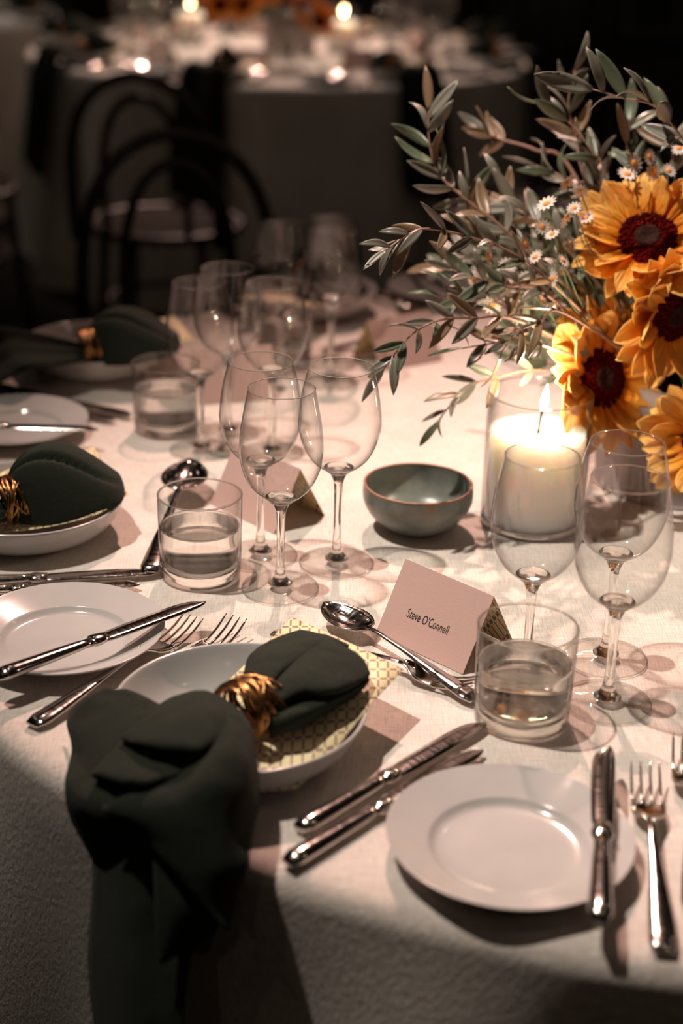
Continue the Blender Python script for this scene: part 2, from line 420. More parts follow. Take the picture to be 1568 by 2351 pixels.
# ------------------------------------------------------------------ tableware builders
def wine_glass(loc, label, group=None, big=False, rz=0.0, simple=False):
    t = thing('wine_glass', label, 'glass', group, loc, rz)
    H = 0.207 if big else 0.205; z0 = 0.100 if big else 0.092; rr = 0.0313 if big else 0.0311; rm = 0.0405 if big else 0.0395
    def bowl():
        h = H-z0
        pr = [(0.0008, z0), (0.010, z0+.0012), (0.020, z0+.06*h), (0.0295, z0+.15*h), (0.0365, z0+.28*h), (rm, z0+.43*h), (rm, z0+.54*h), (rm-.0016, z0+.68*h), (rm-.0048, z0+.84*h), (rr, H)]
        return mesh('bowl', *lathe(smooth_prof(pr, 4), 56), M['thin'])
    def rim():
        return mesh('rim', *lathe([(rr+.0006*math.cos(a), H+.0006*math.sin(a)) for a in np.linspace(0, 2*PI, 7)[:-1]], 56, True), M['rim'])
    def stem():
        h = H-z0; pr = [(0.0005, z0+.0045), (0.006, z0+.0042), (.0120, z0+.0050), (.0150, z0+.0045), (0.0125, z0+.0010), (0.0095, z0-.001), (0.0075, z0-.004), (0.0048, z0-.012), (0.0040, z0-.03), (0.0038, z0-.05), (0.0042, 0.028), (0.0052, 0.018), (0.0075, 0.011), (0.0120, 0.0062), (.0005, 0.0060)]
        return mesh('stem', *lathe(smooth_prof(pr, 3), 24), M['thick'])
    def foot():
        rf = 0.0375
        pr = [(0.0005, 0.0070), (0.010, 0.0068), (0.018, 0.0046), (0.028, 0.0028), (rf-.001, 0.0019), (rf, 0.0013), (rf-.001, 0.0008), (.025, .0006), (.0005, .0006)]
        return mesh('foot', *lathe(smooth_prof(pr, 2), 56), M['thinf'])
    obj('bowl', cached(('wb', big), bowl), t); obj('rim', cached(('wr', big), rim), t)
    obj('stem', cached(('ws', big), stem), t); obj('foot', cached('wf', foot), t)
    obj('foot_edge', cached('wfe', lambda: mesh('rim', *lathe([(.0372+.0007*math.cos(a), .0013+.0007*math.sin(a)) for a in np.linspace(0, 2*PI, 7)[:-1]], 56, True), M['rim'])), t)
    return t
def tumbler(loc, label, group=None, rz=0.0):
    t = thing('water_tumbler', label, 'glass', group, loc, rz)
    H = 0.0863
    def wall():
        pr = [(0.0392, 0.0015), (0.0398, 0.010), (0.0404, 0.03), (0.0410, .06), (0.0415, H)]
        return mesh('glass_wall', *lathe(smooth_prof(pr, 3), 64), M['thin'])
    def inner():
        pr = [(0.0376, 0.046), (0.0385, .06), (0.0393, H)]
        return mesh('inner_wall', *lathe(smooth_prof(pr, 3), 64), M['thin'])
    def rim():
        return mesh('rim', *lathe([(0.0404+.0012*math.cos(a), H+.0010*math.sin(a)) for a in np.linspace(0, 2*PI, 9)[:-1]], 64, True), M['rim'])
    def base():
        pr = [(0.0005, 0.0012), (0.034, 0.0008), (0.038, 0.0020), (0.0390, 0.006), (0.0388, 0.013), (0.036, 0.0145), (.025, .0135), (0.0005, 0.0128)]
        return mesh('thick_base', *lathe(smooth_prof(pr, 2), 64), M['thick'])
    def water():
        pr = [(0.0005, 0.0150), (.025, .0155), (0.034, 0.0165), (0.0365, 0.020), (0.0375, 0.035), (0.0382, 0.0535), (0.0376, .0530), (.036, .0523), (0.0005, 0.0520)]
        return mesh('water', *lathe(smooth_prof(pr, 2), 64), M['water'])
    for n, f in (('glass_wall', wall), ('rim', rim), ('thick_base', base), ('water', water)):
        obj(n, cached(('tb', n), f), t)
    return t
def fork(label, group=None):
    t = thing('fork', label, 'fork', group)
    def handle():
        ys = np.linspace(0, .138, 16); 
        w = np.interp(ys, [0, .006, .03, .09, .125, .138], [.0070, .0102, .0092, .0042, .0032, .0040])
        z = np.interp(ys, [0, .03, .09, .125, .138], [.0030, .0045, .0095, .0125, .0115])
        return mesh('handle', *tube([(0, y, q) for y, q in zip(ys, z)], w, 12, sy=0.28, ref=(0, 0, 1)), M['steel'])
    def head():
        rows = []
        for y, w, z in [(.134, .0035, .0118), (.141, .0068, .0095), (.147, .0112, .0066), (.155, .0124, .0044), (.163, .0124, .0036), (.167, .0123, .0036)]:
            rows.append([(w*s, y, z+.0020*abs(s)**2) for s in (-1, -.5, 0, .5, 1)])
        return mesh('head', *shell(refine(rows, 3, 2), .0018), M['steel'])
    def tine():
        ys = [.165, .172, .182, .192, .201, .206]; z = [.0038, .0042, .0060, .0092, .0135, .0162]
        return mesh('tine', *tube([(0, y-.165, q) for y, q in zip(ys, z)], [.0015, .0014, .0013, .0012, .0010, .0005], 7), M['steel'])
    obj('handle', cached('fh', handle), t); h = obj('head', cached('fhd', head), t)
    for x in (-.0108, -.0036, .0036, .0108): obj('tine', cached('ft', tine), h, (x, .165, 0))
    return t
def spoon(label, group=None, L=.203):
    t = thing('spoon', label, 'spoon', group)
    def handle():
        ys = np.linspace(0, .142, 16)
        w = np.interp(ys, [0, .006, .03, .09, .130, .142], [.0070, .0098, .0088, .0038, .0028, .0036])
        z = np.interp(ys, [0, .03, .09, .130, .142], [.0030, .0045, .0100, .0120, .0100])
        return mesh('handle', *tube([(0, y, q) for y, q in zip(ys, z)], w, 12, sy=0.30, ref=(0, 0, 1)), M['steel'])
    def bowl():
        rows = []
        for k in range(13):
            u = k/12; y = .138 + .065*u
            w = .0205*math.sin(PI*min(1, max(0.0, u)) ** .85)**.62 if 0 < u < 1 else .0008
            d = .0085*math.sin(PI*u)**.8
            rows.append([(w*s, y, .0098 - d*(1-abs(s)**2.2)) for s in np.linspace(-1, 1, 11)])
        return mesh('spoon_bowl', *shell(rows, .0014), M['steel'])
    obj('handle', cached('sh', handle), t); obj('spoon_bowl', cached('sb', bowl), t)
    return t
def knife(label, group=None):
    t = thing('knife', label, 'knife', group)
    def handle():
        ys = np.linspace(0, .092, 12)
        w = np.interp(ys, [0, .004, .02, .07, .086, .092], [.0055, .0088, .0086, .0068, .0058, .0062])
        return mesh('handle', *tube([(0, y, .0055) for y in ys], w, 14, sy=0.62, ref=(0, 0, 1)), M['steel'])
    def bolster():
        ys = [.090, .094, .098, .103, .108]; w = [.0058, .0082, .0086, .0074, .0070]
        return mesh('bolster', *tube([(0, y, .0055) for y in ys], w, 14, sy=0.52, ref=(0, 0, 1)), M['steel'])
    def blade():
        rows = []
        for y, a, b in [(.104, -.0062, .0066), (.112, -.0078, .0084), (.13, -.0088, .0088), (.16, -.0094, .0088), (.18, -.0094, .0088), (.195, -.0082, .0086), (.205, -.0050, .0078), (.212, .0010, .0060), (.2145, .0036, .0042)]:
            rows.append([(a+(b-a)*s, y, .0050 + (0.0011*(1-abs(2*s-1)))) for s in (0, .25, .5, .75, 1)])
        G = refine(rows, 3, 1)
        return mesh('blade', *shell(G, .0012), M['steel'])
    obj('handle', cached('kh', handle), t); obj('bolster', cached('kb', bolster), t); obj('blade', cached('kbl', blade), t)
    return t
def lay(o, a, b, L, lift=0.0, roll=0.0):
    """lay a piece with its handle end at a, pointing to b"""
    a = Vector(a); b = Vector(b); d = (b-a).normalized()
    x = d.cross(Vector((0, 0, 1))).normalized(); z = x.cross(d)
    m = Matrix((( x.x, d.x, z.x), (x.y, d.y, z.y), (x.z, d.z, z.z))).to_4x4()
    mid = (a+b)/2; org = mid - d*L/2
    o.matrix_world = Matrix.Translation(org + Vector((0, 0, lift))) @ m @ Matrix.Rotation(roll, 4, 'Y')
    return o
def side_plate(loc, label, group=None):
    t = thing('side_plate', label, 'plate', group, loc)
    def f():
        R = .0885
        pr = [(0.0005, .0042), (.035, .0042), (.050, .0046), (.0545, .0062), (.058, .0092), (.0600, .0100), (.072, .0140), (.086, .0190), (R, .0200), (R+.0004, .0190), (.086, .0170), (.070, .0120), (.058, .0068), (.052, .0022), (.050, .0004), (.046, .0004), (.044, .002), (.0005, .002)]
        return mesh('plate', *lathe(smooth_prof(pr, 2), 72), M['porc'])
    obj('plate_body', cached('sp', f), t)
    return t
def pasta_plate(loc, label, group=None, s=1.0):
    t = thing('deep_plate', label, 'plate', group, loc)
    def f():
        R = .1005
        pr = [(0.0005, .0045), (.05, .0050), (.070, .0080), (.083, .0160), (.092, .0270), (.0975, .0360), (.0992, .0385), (R, .0388), (R+.0010, .0375), (.0990, .0320), (.094, .0210), (.086, .0110), (.074, .0040), (.064, .0012), (.062, .0004), (.057, .0004), (.055, .0022), (.0005, .0022)]
        return mesh('plate', *lathe(smooth_prof(pr, 2), 80), M['porc'])
    obj('plate_body', cached('pp', f), t)
    return t
def napkin_ring_mesh():
    rnd = random.Random(4); parts = []
    for w in range(17):
        y0 = -.017 + .034*(w+.5)/17; ph = rnd.uniform(0, 2*PI); amp = rnd.uniform(.002, .0085); rr = rnd.uniform(.0205, .0262); kk = rnd.choice((1, 2, 3))
        n = 40; pts = []
        for k in range(n+1):
            a = 2*PI*k/n
            pts.append(((rr+.001*math.sin(3*a+ph))*math.cos(a), y0 + amp*math.sin(kk*a+ph), .94*(rr+.0008*math.cos(2*a+ph))*math.sin(a)))
        parts.append(tube(pts, rnd.uniform(.0010, .0016), 6, False))
    return mesh('wire_coil', *join(parts), M['bronze'])
def leaf_grid(L=.115, W=.052, seed=0, droop=0.0):
    """the fanned, folded end of a napkin: ring at the origin, tip towards +y"""
    n, m = 26, 40; G = []
    for i in range(n+1):
        u = i/n
        q = min(1, u/.5); w = .017 + (W-.017)*(1-(1-q)**2)**.9
        if u > .70: w = W*(1 - .62*((u-.70)/.30)**2.6)
        row = []
        for j in range(m+1):
            v = -1+2*j/m
            body = (1-abs(v)**3.2)
            h = (.036*(1-u)**1.0 + .026*math.sin(PI*u**.8)+.012)*body
            c1 = math.exp(-((v-(.05+.75*u))/.055)**2)*(1-u)**.3*.75
            c2 = math.exp(-((v+(.22+.30*u))/.085)**2)*.80
            lob = .006*math.sin(3.1*v+1.2+seed)*math.sin(PI*u)
            h *= (1-.42*c1)*(1-.62*c2)
            row.append((w*v, u*L, h + lob*body - .020 + .016*u))
        G.append(row)
    return G
def leaf_mesh(seed=0, L=.115, W=.052):
    G = np.array(leaf_grid(L, W, seed)); B = G.copy(); uu = np.linspace(0, 1, B.shape[0])[:, None]; B[:, :, 2] = -.020 + .016*uu - .0015
    v1, f1 = gridmesh(G); v2, f2 = gridmesh(B); o = len(v1)
    a, b = G.shape[:2]
    fs = [tuple(reversed(q)) for q in f1] + [tuple(i+o for i in q) for q in f2]
    for i in range(a-1):
        for j in (0, b-1):
            p, q = i*b+j, (i+1)*b+j; fs.append((p, q, q+o, p+o) if j == 0 else (q, p, p+o, q+o))
    for j in range(b-1):
        for i in (0, a-1):
            p, q = i*b+j, i*b+j+1; fs.append((q, p, p+o, q+o) if i == 0 else (p, q, q+o, p+o))
    return v1+v2, fs
def tail_mesh(seed=0, drop=.34, edge=-.128):
    rnd = random.Random(seed)
    pr = [(-.005, .030, .017), (-.03, .034, .036), (-.065, .040, .055), (-.098, .047, .066), (-.118, .036, .072), (edge-.012, .010, .075), (edge-.030, -.035, .078), (edge-.040, -.10, .083), (edge-.055, -.20, .088), (edge-.070, -.28, .086), (edge-.08, -drop, .080)]
    P0 = crom(pr, 3); ph = rnd.uniform(0, 6); G = []
    for i, (y, z, w) in enumerate(P0):
        u = i/(len(P0)-1); row = []
        for v in np.linspace(-1, 1, 33):
            wav = .010*math.sin(5.2*v+ph+u*1.3)*min(1, .25+u*1.6) + .004*math.sin(11*v+ph*2)
            n = Vector((0, -min(1, u*2.0), 1-min(1, max(0, u*2-.4)))).normalized()
            low = .05*v*max(0, u-.6)
            row.append((w*v + .02*u*math.sin(ph), y + n.y*(wav+.010), z + n.z*(wav+.006) - low))
        G.append(row)
    return shell(G, .0016)
def napkin(loc, rz, label, group=None, seed=0, parts=('leaf', 'tail'), edge=-.128, tail_rz=0.0, short=False):
    def f():
        a = leaf_mesh(seed); b = tail_mesh(seed, edge=edge)
        if short:
            v, q = leaf_mesh(seed+1, .085, .040); return mesh('napkin', *join([a, ([(-x, -y, z) for x, y, z in v], q)]), M['nap'])
        ca, sa = math.cos(tail_rz), math.sin(tail_rz)
        b = ([(v[0]*ca - v[1]*sa, v[0]*sa + v[1]*ca, v[2]-.046) for v in b[0]], b[1])
        return mesh('napkin', *join([a, b]), M['nap'])
    me = cached(('nap', short, seed % 3, edge, round(tail_rz, 2)), f)
    o = obj('napkin', me, None, loc); o.rotation_euler = (0, 0, rz); tag(o, label, 'napkin', group)
    return o
def ring(loc, rz, label, group=None, tilt=0.0):
    o = obj('napkin_ring', cached('ring', napkin_ring_mesh), None, loc); o.rotation_euler = (tilt, 0, rz); tag(o, label, 'napkin ring', group); return o
def menu_card(corner_pts, label, group=None, mat='menu'):
    """corner_pts: rows of world points"""
    return tag(obj('menu_card', mesh('menu_card', *shell(refine(corner_pts, 3, 3), .0006), M[mat])), label, 'menu card', group)
def menu_flat_mesh():
    rows = []
    for y, z in [(-.085, .012), (-.04, .016), (.02, .028), (.08, .039), (.125, .045)]:
        rows.append([(x, y, z) for x in (-.062, 0, .062)])
    return mesh('menu_card', *shell(refine(rows, 2, 1), .0006), M['menu'])
def place_card(a, u, n, label, group=None, text=None, W=.1053, hh=.064, off=.037):
    """tent card: front lower left corner a, u along the front, n towards the back"""
    t = thing('place_card', label, 'place card', group, a)
    t.rotation_euler = (0, 0, math.atan2(u[1], u[0]))
    def sheet(inner):
        e = .0005 if inner else 0.0
        V = [(0, e, 0), (W, e, 0), (W, off, hh-e*1.4), (0, off, hh-e*1.4), (W, 2*off-e, 0), (0, 2*off-e, 0)]
        Fc = [(0, 1, 2, 3), (3, 2, 4, 5)]
        if inner: Fc = [tuple(reversed(q)) for q in Fc]
        return V, Fc
    o = obj('card', cached(('card', W, hh, off), lambda: mesh('card', *sheet(False), M['pink'], False)), t)
    obj('card_lining', cached(('cardb', W, hh, off), lambda: mesh('card_lining', *sheet(True), M['menub'], False)), t, label='patterned inside of the card')
    if text:
        cu = bpy.data.curves.new('name_text', 'FONT'); cu.body = text; cu.size = 1.0; cu.align_x = 'LEFT'; cu.resolution_u = 6; cu.space_character = 1.04
        to = bpy.data.objects.new('tmp_text', cu); COL.objects.link(to); bpy.context.view_layer.update()
        me = bpy.data.meshes.new_from_object(to.evaluated_get(bpy.context.evaluated_depsgraph_get())); bpy.data.objects.remove(to)
        xs = [v.co.x for v in me.vertices]; x0, x1 = min(xs), max(xs)
        fl = math.hypot(off, hh); s = .0488/(x1-x0); cs, sn = off/fl, hh/fl
        for v in me.vertices:
            X = .0253 + (v.co.x-x0)*s; Y = .0258 + v.co.y*s*1.65
            v.co = (X, Y*cs - sn*.00025, Y*sn + cs*.00025)
        me.materials.clear(); me.materials.append(M['ink'])
        obj('printed_name', me, t, label='small dark printed name')
    return t

def candle(loc, label, s=1.0, group=None, power=0.55, soft=.006):
    t = thing('candle', label, 'candle', group, loc); t.scale = (s, s, s)
    R = .0552
    def wall():
        return mesh('glass_cylinder', *lathe([(R, .002), (R, .05), (R, .10), (R, .147)], 72), M['thin'])
    def inner():
        return mesh('inner_wall', *lathe([(R-.0022, .107), (R-.0022, .13), (R-.0022, .147)], 72), M['thin'])
    def rim(): return mesh('rim', *lathe([(R-.0011+.0012*math.cos(a), .147+.0012*math.sin(a)) for a in np.linspace(0, 2*PI, 9)[:-1]], 72, True), M['rim'])
    def base(): return mesh('glass_base', *lathe([(.0005, .0008), (.050, .0008), (R-.001, .003), (R-.001, .0085), (.0005, .0085)], 72), M['thick'])
    def wax(): return mesh('wax', *lathe(smooth_prof([(.0005, .009), (.0495, .009), (.0508, .012), (.0510, .06), (.0508, .1020), (.0492, .1052), (.044, .1050), (.030, .1036), (.010, .1025), (.0005, .1025)], 3), 72), M['wax'])
    def wick(): return mesh('wick', *tube([(0, 0, .101), (.001, .0005, .116), (.003, .001, .130)], .0012, 7), M['wick'])
    def flame():
        pr = [(.0003, .1275), (.0030, .131), (.0042, .136), (.0034, .143), (.0017, .150), (.0003, .156)]
        v, f = lathe(smooth_prof(pr, 4), 20); return mesh('flame', [(x+.003+(z-.126)*.10, y+.001, z) for x, y, z in v], f, M['flame'])
    for n, f in (('glass_cylinder', wall), ('inner_wall', inner), ('rim', rim), ('glass_base', base), ('wax', wax), ('wick', wick), ('flame', flame)):
        obj(n, cached(('cd', n), f), t)
    l = bpy.data.lights.new('candle_light', 'POINT'); l.energy = power; l.color = (1.0, 0.79, 0.58); l.shadow_soft_size = soft
    lo = bpy.data.objects.new('candle_light', l); COL.objects.link(lo); lo.parent = t; lo.location = (.006, .001, .172)
    return t

# ------------------------------------------------------------------ the setting nearest the camera
def V2(p): return Vector((p[0], p[1], TZ))
LIFT = 0.0012
def at(x, y, z=0.0): return Vector((x, y, TZ+z+LIFT*0.5))

pasta_plate(at(-.0765, 1.056), 'white deep plate in front, draped with the large green napkin and lattice card')
# lattice card lying across the plate
menu_card([[P(670, 1417, .046), P(800, 1475, .046), P(925, 1537, .045)],
           [P(600, 1490, .042), P(750, 1560, .042), P(850, 1620, .041)],
           [P(490, 1600, .034), P(640, 1650, .032), P(790, 1695, .034)],
           [P(450, 1680, .022), P(590, 1740, .020), P(742, 1752, .023)],
           [P(440, 1755, .013), P(560, 1815, .013), P(680, 1812, .013)]],
          'cream lattice-patterned card under the large napkin on the front deep plate')
rc = P(572, 1622, .052); ang = math.radians(-42)     # napkin axis: +y turned by ang
ring(rc, ang, 'bronze wire napkin ring on the large draped napkin in front')
def main_napkin():
    parts = []
    R = R1
    def S(rows, th=.0014, pr=6, pc=6, low=1.0):
        rows = [[(a[0], a[1], (.046 + (a[2]-.046)*low) if a[2] > .046 else a[2]) for a in r] for r in rows]
        rows = [[(P(a[0], a[1], a[2]) if a[2] >= 0 else PR(a[0], a[1], R+abs(a[2]))) for a in r] for r in rows]
        G = refine(rows, pr, pc)
        for i in range(G.shape[0]):
            for j in range(G.shape[1]):
                q = Vector(G[i, j]); G[i, j, 2] += .0034*abs(mnoise.noise(q*26)) + .0016*mnoise.noise(q*60) + .0006*mnoise.noise(q*140)
        parts.append(shell(G, th))
    # the fanned end right of the ring: rear, middle and lower folds
    S([[(548, 1600, .046), (572, 1512, .046), (620, 1475, .047), (690, 1453, .048), (750, 1460, .048), (800, 1485, .047)],
       [(570, 1598, .060), (603, 1520, .072), (655, 1490, .075), (710, 1470, .073), (757, 1470, .067), (800, 1488, .058)],
       [(590, 1610, .062), (636, 1548, .075), (680, 1515, .077), (720, 1488, .075), (758, 1478, .069), (790, 1488, .060)],
       [(605, 1622, .052), (650, 1560, .058), (692, 1528, .060), (730, 1502, .060), (762, 1490, .058), (790, 1498, .054)]], low=.62)
    S([[(590, 1618, .056), (646, 1552, .070), (690, 1510, .077), (727, 1484, .078), (765, 1476, .074), (803, 1490, .067)],
       [(598, 1624, .062), (664, 1562, .080), (715, 1522, .087), (762, 1500, .086), (802, 1500, .080), (832, 1515, .069)],
       [(606, 1630, .062), (676, 1578, .080), (730, 1552, .086), (777, 1535, .084), (817, 1530, .077), (847, 1540, .065)],
       [(612, 1636, .058), (684, 1594, .075), (740, 1589, .079), (786, 1579, .077), (822, 1562, .071), (848, 1547, .063)],
       [(608, 1644, .050), (684, 1607, .061), (740, 1603, .064), (780, 1592, .064), (815, 1574, .062), (843, 1555, .059)]], low=.62)
    S([[(606, 1646, .048), (686, 1606, .056), (740, 1601, .056), (785, 1588, .055), (820, 1570, .055), (846, 1553, .055)],
       [(612, 1660, .050), (690, 1627, .065), (742, 1617, .064), (782, 1601, .062), (817, 1581, .059), (847, 1560, .055)],
       [(618, 1680, .042), (690, 1650, .057), (737, 1632, .056), (777, 1611, .054), (813, 1589, .052), (844, 1566, .049)],
       [(620, 1700, .032), (690, 1672, .040), (732, 1650, .042), (772, 1626, .044), (809, 1601, .045), (838, 1576, .046)]], low=.62)
    # under sheet over the rim of the plate and the cloth
    S([[(310, 1640, .040), (400, 1650, .042), (500, 1660, .048), (566, 1690, .040)],
       [(235, 1760, .022), (320, 1790, .030), (420, 1810, .040), (560, 1820, .032)],
       [(225, 1870, .012), (310, 1890, .016), (420, 1905, .018), (545, 1915, .014)]])
    # flap at upper left with its corner on the cloth
    S([[(245, 1583, .046), (300, 1588, .052), (365, 1615, .052), (420, 1640, .056)],
       [(195, 1610, .034), (260, 1640, .046), (330, 1680, .050), (400, 1700, .052)],
       [(155, 1650, .016), (215, 1700, .034), (290, 1750, .040), (350, 1780, .038)],
       [(166, 1720, .010), (205, 1775, .024), (270, 1830, .030), (330, 1850, .032)],
       [(150, 1800, .008), (192, 1850, .016), (250, 1880, .018), (320, 1890, .020)],
       [(163, 1880, -.016), (205, 1925, -.022), (260, 1970, -.022), (330, 2000, -.018)],
       [(214, 1975, -.020), (240, 2010, -.024), (290, 2040, -.022), (350, 2060, -.018)]])
    # upper puffed fold
    S([[(365, 1618, .050), (400, 1600, .058), (460, 1586, .066), (510, 1602, .068), (562, 1645, .066)],
       [(320, 1660, .056), (372, 1650, .070), (440, 1638, .080), (492, 1645, .082), (535, 1668, .076)],
       [(280, 1694, .052), (340, 1708, .068), (405, 1716, .076), (452, 1722, .079), (488, 1718, .074)],
       [(288, 1702, .044), (348, 1722, .054), (402, 1738, .058), (450, 1745, .058), (484, 1738, .058)]])
    # lower puffed fold
    S([[(292, 1690, .044), (350, 1715, .048), (410, 1730, .050), (470, 1740, .052)],
       [(250, 1738, .042), (312, 1756, .053), (372, 1768, .058), (432, 1765, .058)],
       [(212, 1778, .036), (272, 1790, .049), (330, 1802, .054), (384, 1796, .053)],
       [(224, 1792, .027), (277, 1808, .033), (326, 1822, .036), (372, 1816, .038)]])
    # long right flap that hangs with its corner over the edge
    S([[(500, 1640, .070), (532, 1632, .078), (565, 1652, .072), (584, 1698, .054)],
       [(478, 1700, .070), (520, 1708, .082), (565, 1738, .072), (593, 1790, .044)],
       [(405, 1788, .056), (470, 1790, .072), (545, 1812, .064), (592, 1860, .034)],
       [(238, 1850, .030), (400, 1872, .050), (510, 1890, .048), (578, 1925, .022)],
       [(292, 1902, -.030), (392, 1955, -.042), (490, 1985, -.040), (566, 1985, -.022)],
       [(340, 1948, -.034), (420, 2015, -.046), (490, 2055, -.044), (548, 2050, -.026)],
       [(432, 2040, -.040), (468, 2080, -.048), (505, 2100, -.044), (532, 2108, -.034)],
       [(508, 2122, -.044), (513, 2128, -.046), (519, 2132, -.045), (525, 2134, -.042)]])
    # lowest hanging length
    S([[(214, 1890, -.012), (290, 1905, -.020), (380, 1925, -.020), (450, 1945, -.012)],
       [(212, 2050, -.026), (290, 2060, -.040), (370, 2060, -.030), (446, 2080, -.020)],
       [(203, 2200, -.042), (285, 2210, -.060), (365, 2210, -.048), (440, 2190, -.036)],
       [(214, 2330, -.058), (295, 2345, -.078), (370, 2340, -.064), (424, 2320, -.052)],
       [(235, 2470, -.074), (300, 2480, -.094), (370, 2480, -.080), (420, 2470, -.068)]])
    # middle flap with a corner pointing down
    S([[(352, 1950, -.034), (420, 2000, -.036), (475, 2045, -.036), (508, 2105, -.034)],
       [(356, 2050, -.044), (410, 2080, -.046), (455, 2110, -.042), (485, 2145, -.036)],
       [(362, 2150, -.052), (388, 2162, -.052), (412, 2176, -.048), (436, 2182, -.040)],
       [(368, 2212, -.056), (372, 2214, -.056), (378, 2212, -.055), (386, 2205, -.052)]])
    V, Fc = join(parts); V = [Vector(p) - rc for p in V]
    o = obj('napkin', mesh('napkin', V, Fc, M['nap']), None, rc)
    tag(o, 'large dark green napkin on the front deep plate, hanging over the table edge', 'napkin')
main_napkin()

lay(fork('steel fork whose handle end shows left of the large napkin'), P(55, 1682, .002), P(460, 1441, .004), .206)
lay(fork('steel fork with only its four tines showing behind the front deep plate'), P(170, 1705, .001)+Vector((.012, .0, 0)), P(560, 1438, .004), .206)
lay(knife('upper of two parallel steel knives beside the front deep plate'), P(680, 1922), P(1112, 1670), .2145, LIFT)
lay(knife('lower of two parallel steel knives, half under the front side plate'), P(652, 2002), P(1104, 1731), .2145, LIFT)
lay(spoon('large steel spoon lying in front of the named pink card'), P(1098, 1620, .002), P(735, 1402, .006), .205, LIFT)
f3 = fork('steel dessert fork with tines behind the nearest water tumbler')
f3.scale = (1, 1, 1)
fa, fb = P(880, 1535, .001), P(1096, 1600, .001); lay(f3, fb + (fa-fb).normalized()*.206, fb, .206)
side_plate(at(.1263, .918), 'white side plate in the right foreground with a knife across it')
lay(knife('steel knife lying upright across the right foreground side plate'), P(1376, 2122, .020), P(1386, 1737, .021), .2145, 0.0012)
side_plate(at(-.2445, 1.2155), 'white side plate at the left edge, level with the green ceramic bowl napkin setting')
lay(knife('steel knife across the left side plate, tip pointing to the tall glasses'), P(0, 1566, .021), P(461, 1396, .022), .2145, 0.0012)
lay(fork('left one of two steel forks in the lower right corner'), P(1526, 2200, .001), P(1476, 1786, .004), .206)
lay(fork('right one of two steel forks, cut by the right frame edge'), P(1526, 2200, .001)+Vector((.030, .050, 0)), P(1476, 1786, .004)+Vector((.040, .036, 0)), .206)
tumbler(at(.154, 1.1087), 'nearest water tumbler, half full, right of the named pink card')
wine_glass(at(.230, 1.138), 'wine glass closest to the right frame edge, front of the right trio')
wine_glass(at(.1653, 1.1853), 'wine glass in front of the lit candle, left of the right trio')
wine_glass(at(.2401, 1.216), 'rearmost wine glass of the right trio, below the sunflowers', big=True)
tumbler(at(-.1375, 1.368), 'water tumbler in the middle left, in front of an upright spoon bowl')
wine_glass(at(-.0578, 1.3421), 'front wine glass of the central trio')
wine_glass(at(-.0038, 1.4024), 'right wine glass of the central trio, next to the green ceramic bowl', big=True)
wine_glass(at(-.0814, 1.4158), 'rear left wine glass of the central trio, standing before a brown card', big=True)
ca = Vector((.0342, 1.2535, TZ+LIFT*.5)); cu_, cn_ = (.71747, -.69659), (.69659, .71747)
place_card(ca, cu_, cn_, 'pink folded place card with a printed name, facing the camera', text="Steve O'Connell")

# ceramic bowl
def ceramic_bowl(loc):
    t = thing('ceramic_bowl', 'small dark green-grey glazed ceramic bowl with brown rim, in the centre', 'bowl', None, loc)
    out = [(.0005, .0008), (.028, .0008), (.031, .003), (.040, .008), (.051, .019), (.0572, .031), (.0585, .040), (.0578, .050)]
    inn = [(.0552, .0505), (.0556, .040), (.0535, .028), (.045, .015), (.030, .008), (.0005, .006)]
    obj('bowl_outside', mesh('bowl_outside', *lathe(smooth_prof(out, 4), 72), M['glaze']), t)
    obj('bowl_inside', mesh('bowl_inside', *lathe(smooth_prof(inn, 4), 72), M['glaze']), t)
    obj('rim', mesh('rim', *lathe([(.0565+.0016*math.cos(a), .0503+.0013*math.sin(a)) for a in np.linspace(0, 2*PI, 11)[:-1]], 72, True), M['lip']), t, label='bare brown clay rim')
ceramic_bowl(at(.0802, 1.4985))
candle(at(.205, 1.520), 'white pillar candle burning in a clear glass cylinder, beside the sunflowers', power=0.95)

# ------------------------------------------------------------------ second setting (left) and third (far left)
def frame_at(ang, c=C1, r=.76):
    a = math.radians(ang); o = Vector((c.x + r*math.cos(a), c.y + r*math.sin(a), TZ))
    yh = Vector((-math.cos(a), -math.sin(a), 0)); xh = Vector((yh.y, -yh.x, 0))
    return o, xh, yh
def loc_in(fr, x, y, z=0.0):
    o, xh, yh = fr; return o + xh*x + yh*y + Vector((0, 0, z+LIFT*.5))
def rot_of(fr, extra=0.0):   # rotation that takes +y to the inward direction
    return math.atan2(-fr[2].x, fr[2].y) + extra

o2 = Vector((-.328, 1.466, TZ)); yh2 = (Vector((C1.x, C1.y, TZ))-o2).normalized(); fr2 = (o2, Vector((yh2.y, -yh2.x, 0)), yh2)
pasta_plate(o2+Vector((0, 0, LIFT*.5)), 'white deep plate at the left edge with a rolled napkin and bronze ring')
menu_card([[P(215, 1028, .046), P(255, 1082, .046), P(296, 1134, .045)],
           [P(120, 1050, .043), P(180, 1115, .041), P(225, 1180, .042)],
           [P(10, 1075, .032), P(60, 1140, .030), P(110, 1210, .032)],
           [P(-70, 1100, .020), P(-40, 1165, .018), P(10, 1222, .022)]],
          'cream lattice card under the napkin on the left edge deep plate')
rc2 = P(28, 1145, .052)
d2 = P(225, 1110, .05)-rc2; a2 = math.atan2(-d2.x, d2.y)
napkin(rc2, a2, 'dark green napkin on the left edge deep plate', seed=1, edge=-.150, tail_rz=-.2)
ring(rc2, a2, 'bronze wire napkin ring at the left frame edge')
lay(knife('steel knife above the left side plate, tip beside the middle left tumbler'), P(362, 1325)+(P(0, 1345)-P(362, 1325)).normalized()*.2145, P(362, 1325), .2145, LIFT)
